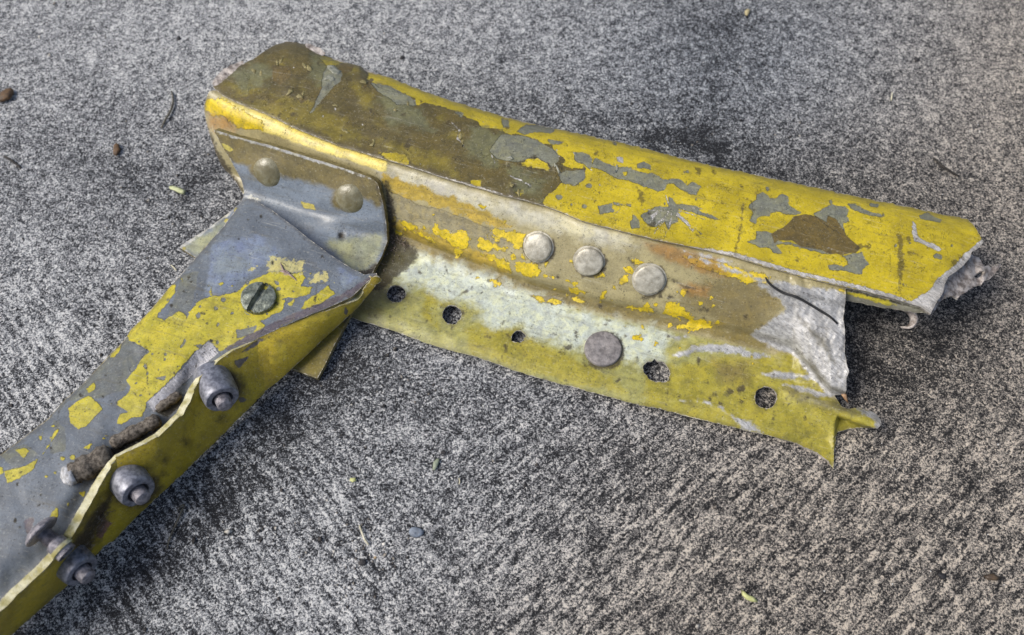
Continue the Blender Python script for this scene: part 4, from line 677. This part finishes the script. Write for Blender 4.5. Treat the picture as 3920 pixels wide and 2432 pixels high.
# --- slotted screw
def slotted_screw(px, py, r, zf, parent):
    p, n = surf(zf, px, py, 30); q = n.to_track_quat('Z', 'Y').to_matrix(); N = 44; vs = []; fs = []
    ang = math.radians(-47)
    g = np.linspace(-1, 1, N); ok = {}
    for i in range(N):
        for j in range(N):
            x, y = g[i], g[j]; rr = math.hypot(x, y)
            if rr > 1.0: x, y = x/rr, y/rr; rr = 1.0
            dsl = abs(-x*math.sin(ang)+y*math.cos(ang)); a = x*math.cos(ang)+y*math.sin(ang)
            z = .24-.07*rr**3
            if rr > .999: z = -.05
            if dsl < .15 and abs(a) < .93: z -= .20
            elif dsl < .19 and abs(a) < .95: z -= .09
            z += .012*math.sin(7*x+3)*math.cos(6*y)
            ok[(i, j)] = len(vs); vs.append(p+q @ Vector((x*r, y*r, z))*.01)
    for i in range(N-1):
        for j in range(N-1):
            c = math.hypot((g[i]+g[i+1])/2, (g[j]+g[j+1])/2)
            if c < 1.02: fs.append((ok[(i, j)], ok[(i+1, j)], ok[(i+1, j+1)], ok[(i, j+1)]))
    o = link('slotted_screw', mesh_from('slotted_screw', vs, fs), parent, (M_screw,)); es = o.modifiers.new('edges', 'EDGE_SPLIT'); es.split_angle = math.radians(50)
    lathe('countersink_ring', [(r*1.20, -.03), (r*1.14, .012), (r*1.07, .015), (r*1.02, -.05), (r*.9, -.09)], p, n, o, simple('ring_paint', (108, 114, 104), (158, 158, 118), 5, .5, 0, .8, .5), 44, .01, 3, 60)
slotted_screw(992, 1147, .60, arm_z, root)

# --- threaded bolts with collar nuts through the side wall
def bolt(base, tip, r, head=None, seed=0):
    """base/tip: (px,py,z) of the nut's foot on the wall and of its outer end; head: same, far side"""
    zb = float(wall_z(np.array([float(base[0])]), np.array([float(base[1])]))[0])-.04
    b, t = PV(base[0], base[1], zb), PV(tip[0], tip[1], zb+tip[2]); ax = (t-b).normalized(); L = (t-b).length*100
    o = lathe('bolt', [(.24, -.2), (.25, L+.2), (.235, L+.34), (.16, L+.39), (.01, L+.39)], b, ax, root, M_bolt, 26, .01, seed, 40)
    k = r
    lathe('collar_nut', [(k*1.0, -.2), (k*1.05, .06), (k*1.05, L*.5), (k*1.04, L*.8), (k*1.01, L*.95), (k*.96, L*1.03), (k*.92, L*1.05), (k*.62, L*1.04), (k*.60, L-.06), (k*.56, L-.28), (.23, L-.3)], b, ax, o, M_nut, 40, .010, seed+5, 30)
    return o, ax, b
o1, a1, b1 = bolt((812, 1446), (850, 1526, .24), .55, seed=1)
o2, a2, b2 = bolt((474, 1816), (528, 1884, .2), .55, seed=2)
o3, a3, b3 = bolt((252, 2128), (312, 2186, .08), .52, seed=3)
# exposed head and thread of the third bolt, on the plate side
h = PV(142, 2022, 3.0); t2 = PV(232, 2098, 2.75); ax = (h-t2).normalized(); L = (h-t2).length*100
prof = []
for k in range(9): prof += [(.235, L*.30+k*.045), (.20, L*.30+k*.045+.022)]
thr = lathe('threaded_shank', [(.30, -.25), (.30, L*.24), (.235, L*.27)]+prof+[(.22, L*.8)], t2, ax, o3, M_bolt, 26, .004, 6, 30)
lathe('bolt_head', [(.20, L*.74), (.52, L*.76), (.55, L*.80), (.50, L*.90), (.38, L*1.0), (.2, L*1.06), (.01, L*1.08)], t2, ax, o3, M_bolt, 34, .01, 7, 40)
lathe('washer', [(.24, -.12), (.36, -.10), (.36, .02), (.24, .04)], t2, ax, o3, M_rim_cream, 30, .01, 8, 40)

# --- corroded pins lying between plate and wall
def pin(name, a, b, r, seed, mat=M_corr, parent=None):
    pts = [a.lerp(b, k/14) for k in range(15)]; rads = [r*(.55 if i in (0, 14) else (.9+.10*math.sin(i*1.1+seed)+.08*math.sin(i*2.9+seed))) for i in range(15)]
    return tube(name, pts, rads, mat, parent or root, 18, .035, seed)
pin('corroded_pin', PV(425, 1702, 2.18), PV(612, 1604, 2.10), .25, 1)
pb = pin('corroded_pin', PV(268, 1822, 2.30), PV(430, 1738, 2.22), .42, 2)
tube('pale_pin_end', [PV(250, 1838, 2.30), PV(262, 1828, 2.33), PV(285, 1818, 2.30)], [.20, .36, .34], simple('chalky_corrosion', (150, 150, 150), (215, 216, 220), 9, .8, 0, 1.2, .6), pb, 16, .10, 4)
pin('corroded_pin', PV(600, 1570, 2.05), PV(690, 1508, 2.02), .17, 3)

# peeled curl of paint on the arm
cp = [PV(1066, 1012, 1.72), PV(1075, 1030, 1.80), PV(1085, 1048, 1.84), PV(1105, 1058, 1.82), PV(1125, 1075, 1.80), PV(1142, 1095, 1.74)]
ribbon('paint_curl', smooth_path(cp, 4), Vector((.5, .3, .5)).normalized(), .22, simple('dried_paint_curl', (120, 100, 96), (160, 142, 138), 6, .6, 0, .8, .3), arm, .03, .05)
ribbon('paint_curl', smooth_path([PV(1070, 1052, 1.78), PV(1090, 1046, 1.86), PV(1110, 1056, 1.84)], 3), Vector((.2, .8, .4)).normalized(), .20, bpy.data.materials['dried_paint_curl'], arm, .03, .05)
# lifted paint flakes on the cap
M_flake = simple('olive_flake', (104, 96, 56), (150, 140, 96), 5, .5, 0, .6, .3); M_gflake = simple('grey_flake', (116, 118, 104), (160, 160, 146), 5, .5, 0, .6, .3)
fl = [(1283, 268, 26, .06), (1262, 300, 18, .06), (1955, 640-35, 12, .05), (2128, 636, 16, .07), (1958, 705, 13, .07), (1985, 738, 12, .06), (2360, 645, 10, .05), (1392, 312, 15, .06), (1110, 345, 18, .05), (1150, 370, 14, .05), (1185, 265, 16, .05), (1165, 250, 12, .04), (1765, 520, 12, .05), (1770, 545, 10, .05), (1285, 405, 10, .05), (1160, 358, 10, .05), (2205, 590, 9, .05), (1060, 235, 12, .04), (1075, 230, 9, .04), (970, 270, 12, .04), (1000, 280, 10, .04), (1430, 545, 14, .05), (1510, 420, 9, .04), (1560, 395, 9, .04), (1320, 560-60, 14, .04)]
for i, (x, y, r, hgt) in enumerate(fl):
    pr = circ(x, y, r, r*.5, n=10, jit=.42, seed=i, rot=random.uniform(0, 3)); an = random.uniform(0, 6.28); vs = []; k = len(pr)
    rr = [(1.0, 1.0), (.5, .35)]
    for s_, hh in rr:
        for q in pr:
            xx = x+(q[0]-x)*s_; yy = y+(q[1]-y)*s_; up = max(0, ((xx-x)*math.cos(an)+(yy-y)*math.sin(an))/r)
            vs.append(P(xx, yy, cap_z(np.array([xx]), np.array([yy]))[0]+.006+hgt*.7*up**1.5))
    vs.append(P(x, y, cap_z(np.array([float(x)]), np.array([float(y)]))[0]+.014))
    f = [(j, (j+1) % k, k+(j+1) % k, k+j) for j in range(k)]+[(k+j, k+(j+1) % k, 2*k) for j in range(k)]
    o = link('paint_flake', mesh_from('paint_flake', vs, f), cap, ((M_gflake if i in (0, 1, 2, 3, 6, 16) else M_flake),)); md = o.modifiers.new('thickness', 'SOLIDIFY'); md.thickness = .00012; md.offset = 1

# fluff and grit caught by the bracket
hv = []; hf = []
for i in range(46):
    cx, cy = random.choice([(1530, 925), (1500, 960), (1470, 1010), (1545, 940), (1450, 1030)]); x0, y0 = random.gauss(cx, 18), random.gauss(cy, 16); a = random.uniform(0, 6.28); L = random.uniform(8, 34)
    pts = [(x0, y0), (x0+L*.5*math.cos(a), y0+L*.5*math.sin(a)), (x0+L*math.cos(a+.5), y0+L*math.sin(a+.5))]; b0 = len(hv); wv = .00010
    for k, (x, y) in enumerate(pts):
        q = P(x, y, web_z(np.array([x]), np.array([y]))[0]+.03+[.0, .12, .06][k]*random.random())
        hv += [q+np.array([wv, 0, 0]), q+np.array([0, wv, wv]), q+np.array([-wv, 0, wv])]
    for k in range(2):
        for m in range(3): hf.append((b0+k*3+m, b0+k*3+(m+1) % 3, b0+k*3+3+(m+1) % 3, b0+k*3+3+m))
o = link('grime_fibres', mesh_from('grime_fibres', hv, hf), web, (M_fluff,)); o['kind'] = 'stuff'
hv = []; hf = []
for i in range(40):
    cx, cy, zc = random.choice([(480, 1850, 2.2), (430, 1820, 2.3), (370, 1990, 1.7), (385, 1975, 1.7), (330, 2095, 1.9)]); x0, y0 = random.gauss(cx, 18), random.gauss(cy, 22); a = random.uniform(0, 6.28); L = random.uniform(15, 45)
    b0 = len(hv); wv = .00008
    for k in range(3):
        q = P(x0+L*k/2*math.cos(a+.3*k), y0+L*k/2*math.sin(a+.3*k), zc+random.uniform(0, .15)); hv += [q+np.array([wv, 0, 0]), q+np.array([0, wv, wv]), q+np.array([-wv, 0, wv])]
    for k in range(2):
        for m in range(3): hf.append((b0+k*3+m, b0+k*3+(m+1) % 3, b0+k*3+3+(m+1) % 3, b0+k*3+3+m))
o = link('cobweb_fibres', mesh_from('cobweb_fibres', hv, hf), wall, (M_fluff,)); o['kind'] = 'stuff'

def grit(n=900):
    r = np.random.default_rng(11); vs = []; fs = []
    oct_ = np.array([(1, 0, 0), (0, 1, 0), (-1, 0, 0), (0, -1, 0), (0, 0, 1), (0, 0, -.6)], float); of = [(0, 1, 4), (1, 2, 4), (2, 3, 4), (3, 0, 4), (1, 0, 5), (2, 1, 5), (3, 2, 5), (0, 3, 5)]
    hot = [(900, 1900, 260), (1500, 1450, 260), (700, 800, 240), (3400, 1350, 260), (2600, 500, 380), (1350, 2150, 160)]
    for i in range(n):
        if r.random() < .55: c = hot[r.integers(len(hot))]; px, py = r.normal(c[0], c[2]), r.normal(c[1], c[2]*.6)
        else: px, py = r.uniform(-60, 3980), r.uniform(-60, 2490)
        s_ = r.lognormal(-3.35, .42); p = P(px, py, s_*.35); a = r.uniform(0, 6.28); q = oct_*(1+r.normal(0, .22, oct_.shape))*s_*np.array([1, .8, .6])
        x = q[:, 0]*math.cos(a)-q[:, 1]*math.sin(a); y = q[:, 0]*math.sin(a)+q[:, 1]*math.cos(a); b = len(vs)
        vs += [p+np.array([x[k], y[k], q[k, 2]])*.01 for k in range(6)]; fs += [tuple(b+k for k in f) for f in of]
    g = NG('grit_grains'); v = g.vor(2.0, out='Color'); n_ = g.n.new('ShaderNodeSeparateColor'); g.l.new(v, n_.inputs[0])
    cr = g.n.new('ShaderNodeValToRGB'); g.l.new(n_.outputs[0], cr.inputs[0]); e = cr.color_ramp.elements; e[0].color = lin((24, 24, 28)); e[1].color = lin((196, 192, 184)); k = e.new(.6); k.color = lin((66, 62, 60)); k = e.new(.8); k.color = lin((132, 126, 118))
    g.l.new(cr.outputs[0], g.b.inputs['Base Color']); g.b.inputs['Roughness'].default_value = .8
    o = link('loose_grit', mesh_from('loose_grit', vs, fs), None, (g.m,)); tag(o, 'fine dark and pale grit scattered over the concrete around the wreckage', 'grit', 'stuff')
grit()
# ------------------------------------------------------------------ loose things
def path_thing(name, pts, rad, mat, label, cat, jit=.06, flat=1.0, group=None):
    q = smooth_path([PV(*p) for p in pts], 4); k = len(q)
    o = tube(name, q, [rad*(.5+.5*math.sin(math.pi*(i+.6)/(k+.2))**.5) for i in range(k)], mat, None, 8, jit, 5, flat); return tag(o, label, cat, group=group)
wz = lambda x, y: float(web_z(np.array([float(x)]), np.array([float(y)]))[0])
path_thing('dark_twig', [(x, y, wz(x, y)+.06) for x, y in ((2930, 1062), (2942, 1082), (2965, 1102), (3000, 1122), (3050, 1138), (3100, 1166), (3150, 1196), (3180, 1215), (3206, 1240))], .045, M_dark, 'thin curved black stem stuck across the bare silvery end of the web', 'twig')
M_straw = simple('straw', (170, 165, 140), (215, 210, 190), 6, .6, 0, .4, .2); M_stalk = simple('grey_stalk', (62, 60, 54), (104, 100, 88), 6, .7, 0, .4, .3); M_twigs = simple('dark_twig_bark', (26, 25, 26), (58, 54, 50), 6, .8, 0, .6, .3)
path_thing('straw', [(1376, 2012, .05), (1386, 2040, .14), (1398, 2068, .10), (1412, 2086, .05)], .035, M_straw, 'short bleached straw on the concrete below the yellow flange', 'straw')
path_thing('grass_stem', [(640, 2102, .05), (650, 2060, .10), (672, 2010, .12), (694, 1960, .16), (704, 1938, .12), (696, 1934, .10), (680, 1960, .08)], .03, M_stalk, 'bent dry grass stem in the shadow beside the arm with bolts', 'grass stem')
path_thing('twig', [(618, 490, .05), (632, 460, .09), (650, 430, .10), (661, 400, .10), (662, 370, .08), (656, 350, .05)], .045, M_stalk, 'thin curved grey twig left of the olive end of the channel', 'twig')
path_thing('twig', [(15, 598, .05), (45, 615, .09), (80, 643, .05)], .05, M_twigs, 'short dark twig near the left edge of the picture below the brown leaf', 'twig')
path_thing('twig', [(3575, 605, .05), (3600, 630, .09), (3620, 645, .09), (3670, 675, .05)], .055, M_twigs, 'crooked black twig on the concrete behind the torn yellow end', 'twig')
path_thing('straw', [(3412, 385, .05), (3414, 368, .09), (3416, 356, .05)], .035, M_straw, 'tiny upright pale straw bit on the concrete behind the yellow flange', 'straw')
path_thing('straw', [(1757, 1830, .04), (1760, 1842, .07), (1758, 1854, .04)], .025, M_straw, 'tiny white sliver on open concrete below the round rivet', 'straw')
path_thing('straw', [(655, 1015, .04), (668, 1027, .07), (676, 1036, .04)], .03, M_straw, 'tiny cream sliver beside the upper left edge of the grey arm', 'straw')
def chip(name, poly, z, th, mat, label, cat, fold=0.0, seed=1):
    poly = np.asarray(poly, float); c = poly.mean(0); vs = []; n = len(poly); r = np.random.default_rng(seed)
    for s_, dz in ((1, 0), (.55, fold), (0, fold*1.2)):
        for q in (poly if s_ else [c]):
            w_ = c+(q-c)*s_; vs.append(P(w_[0], w_[1], z+dz+r.uniform(0, .02)))
    f = [(i, (i+1) % n, n+(i+1) % n, n+i) for i in range(n)]+[(n+i, n+(i+1) % n, 2*n) for i in range(n)]
    o = link(name, mesh_from(name, vs, f), None, (mat,)); md = o.modifiers.new('thickness', 'SOLIDIFY'); md.thickness = th*.01; md.offset = -1
    return tag(o, label, cat)
M_lgreen = simple('pale_green_leaf', (168, 174, 128), (204, 208, 166), 5, .6, 0, .4, .15); M_lyel = simple('yellow_green_leaf', (164, 168, 110), (196, 198, 140), 5, .55, 0, .4, .2)
M_lbrown = simple('brown_leaf', (62, 46, 30), (112, 84, 54), 5, .6, 0, .8, .4); M_tan = simple('tan_leaf', (150, 138, 104), (188, 176, 136), 5, .7, 0, .4, .2)
chip('leaf_fragment', [(648, 716), (660, 713), (690, 722), (712, 732), (706, 746), (690, 740), (668, 728), (652, 724)], .10, .03, M_lgreen, 'pale green leaf fragment on the concrete left of the grey bracket', 'leaf', .05)
chip('leaf_fragment', [(2836, 2255), (2842, 2266), (2856, 2276), (2872, 2284), (2886, 2288), (2900, 2302), (2896, 2306), (2876, 2302), (2856, 2292), (2842, 2278)], .10, .03, M_lyel, 'slim yellow green leaf on bare concrete near the bottom of the picture', 'leaf', .05)
chip('leaf_fragment', [(2852, 45), (2860, 36), (2871, 38), (2868, 50), (2860, 62), (2853, 58)], .08, .03, M_tan, 'small tan leaf bit at the top of the picture beside the dark stain', 'leaf', .04)
chip('brown_leaf', [(-12, 372), (0, 358), (22, 343), (42, 338), (52, 346), (50, 362), (38, 378), (18, 388), (-8, 392)], .10, .03, M_lbrown, 'curled brown dead leaf at the left edge of the picture', 'leaf', .10)
chip('seed_husk', [(436, 590), (437, 560), (445, 550), (456, 556), (459, 575), (452, 592), (444, 598)], .08, .04, M_lbrown, 'small brown seed husk lying left of the wreckage', 'seed husk', .05)
chip('leaf_fragment', [(1342, 1832), (1360, 1830), (1364, 1842), (1350, 1846), (1340, 1840)], .06, .03, M_lyel, 'tiny yellow green scrap on the concrete below the bracket foot', 'leaf', .03)
chip('leaf_fragment', [(1660, 1772), (1672, 1758), (1684, 1756), (1676, 1780), (1664, 1802), (1657, 1798)], .05, .03, simple('dull_green_leaf', (120, 130, 112), (148, 156, 136), 5), 'dull grey green leaf scrap under the middle of the yellow flange', 'leaf', .03)
chip('leaf_fragment', [(3765, 2206), (3800, 2198), (3830, 2212), (3815, 2222), (3780, 2218)], .05, .03, simple('dark_leaf', (58, 46, 36), (90, 74, 56), 5), 'small dark brown scrap near the lower right corner', 'leaf', .05)
def pebble(px, py, r, mat, label, seed, flat=.55):
    rr = np.random.default_rng(seed); N, K = 14, 9; c = P(px, py, r*flat*.6); vs = []; ph = rr.uniform(0, 6, 4)
    for k in range(K+1):
        th = math.pi*k/K
        for i in range(N):
            t = 2*math.pi*i/N; j = 1+.10*math.sin(2*t+ph[0]+th)+.07*math.sin(3*t+ph[1])+.05*math.cos(2*th+ph[2])
            vs.append(c+np.array([math.sin(th)*math.cos(t)*r*j, math.sin(th)*math.sin(t)*r*.85*j, math.cos(th)*r*flat*j])*.01)
    f = [(k*N+i, k*N+(i+1) % N, (k+1)*N+(i+1) % N, (k+1)*N+i) for k in range(K) for i in range(N)]
    return tag(link('pebble', mesh_from('pebble', vs, f), None, (mat,)), label, 'pebble')
M_pb = simple('bluish_pebble', (84, 92, 104), (126, 136, 150), 4, .6, 0, .6, .3); M_pd = simple('dark_pebble', (30, 30, 34), (56, 54, 56), 6, .7, 0, .6, .3); M_pw = simple('white_pebble', (170, 166, 160), (220, 216, 208), 6, .7, 0, .5, .2)
pebble(1592, 2038, .22, M_pb, 'smooth bluish grey pebble set in the concrete right of the straw', 3, .35)
pebble(1388, 2154, .13, M_pd, 'small black pebble below the bleached straw', 4)
pebble(1470, 2083, .06, M_pw, 'tiny white grain just right of the bleached straw tip', 5)
pebble(684, 147, .10, M_pd, 'oval black pebble on pale concrete above the olive end', 6)
pebble(152, 141, .07, M_pw, 'tiny cream stone in the upper left of the picture', 7)
pebble(1040, 262-140, .0001+.05, M_pw, 'minute white grain just above the rounded olive corner', 8) if False else None
pebble(1540, 220, .10, M_pd, 'round black pebble above the yellow strip of the flange', 9)
pebble(3510, 228, .11, M_pd, 'dark round pebble in the upper right of the picture', 10)
pebble(1697, 1733, .08, M_pd, 'dark grain on the concrete under the small empty hole', 11)
pebble(3606, 2205, .12, M_pd, 'black pebble near the lower right corner', 12)
pebble(3368, 2345, .06, M_pw, 'tiny pale grain at the bottom right', 13) if False else None
pebble(1436, 2135, .05, simple('tan_pebble', (150, 130, 100), (190, 170, 140), 6), 'tiny tan grain beside the small black pebble', 14)
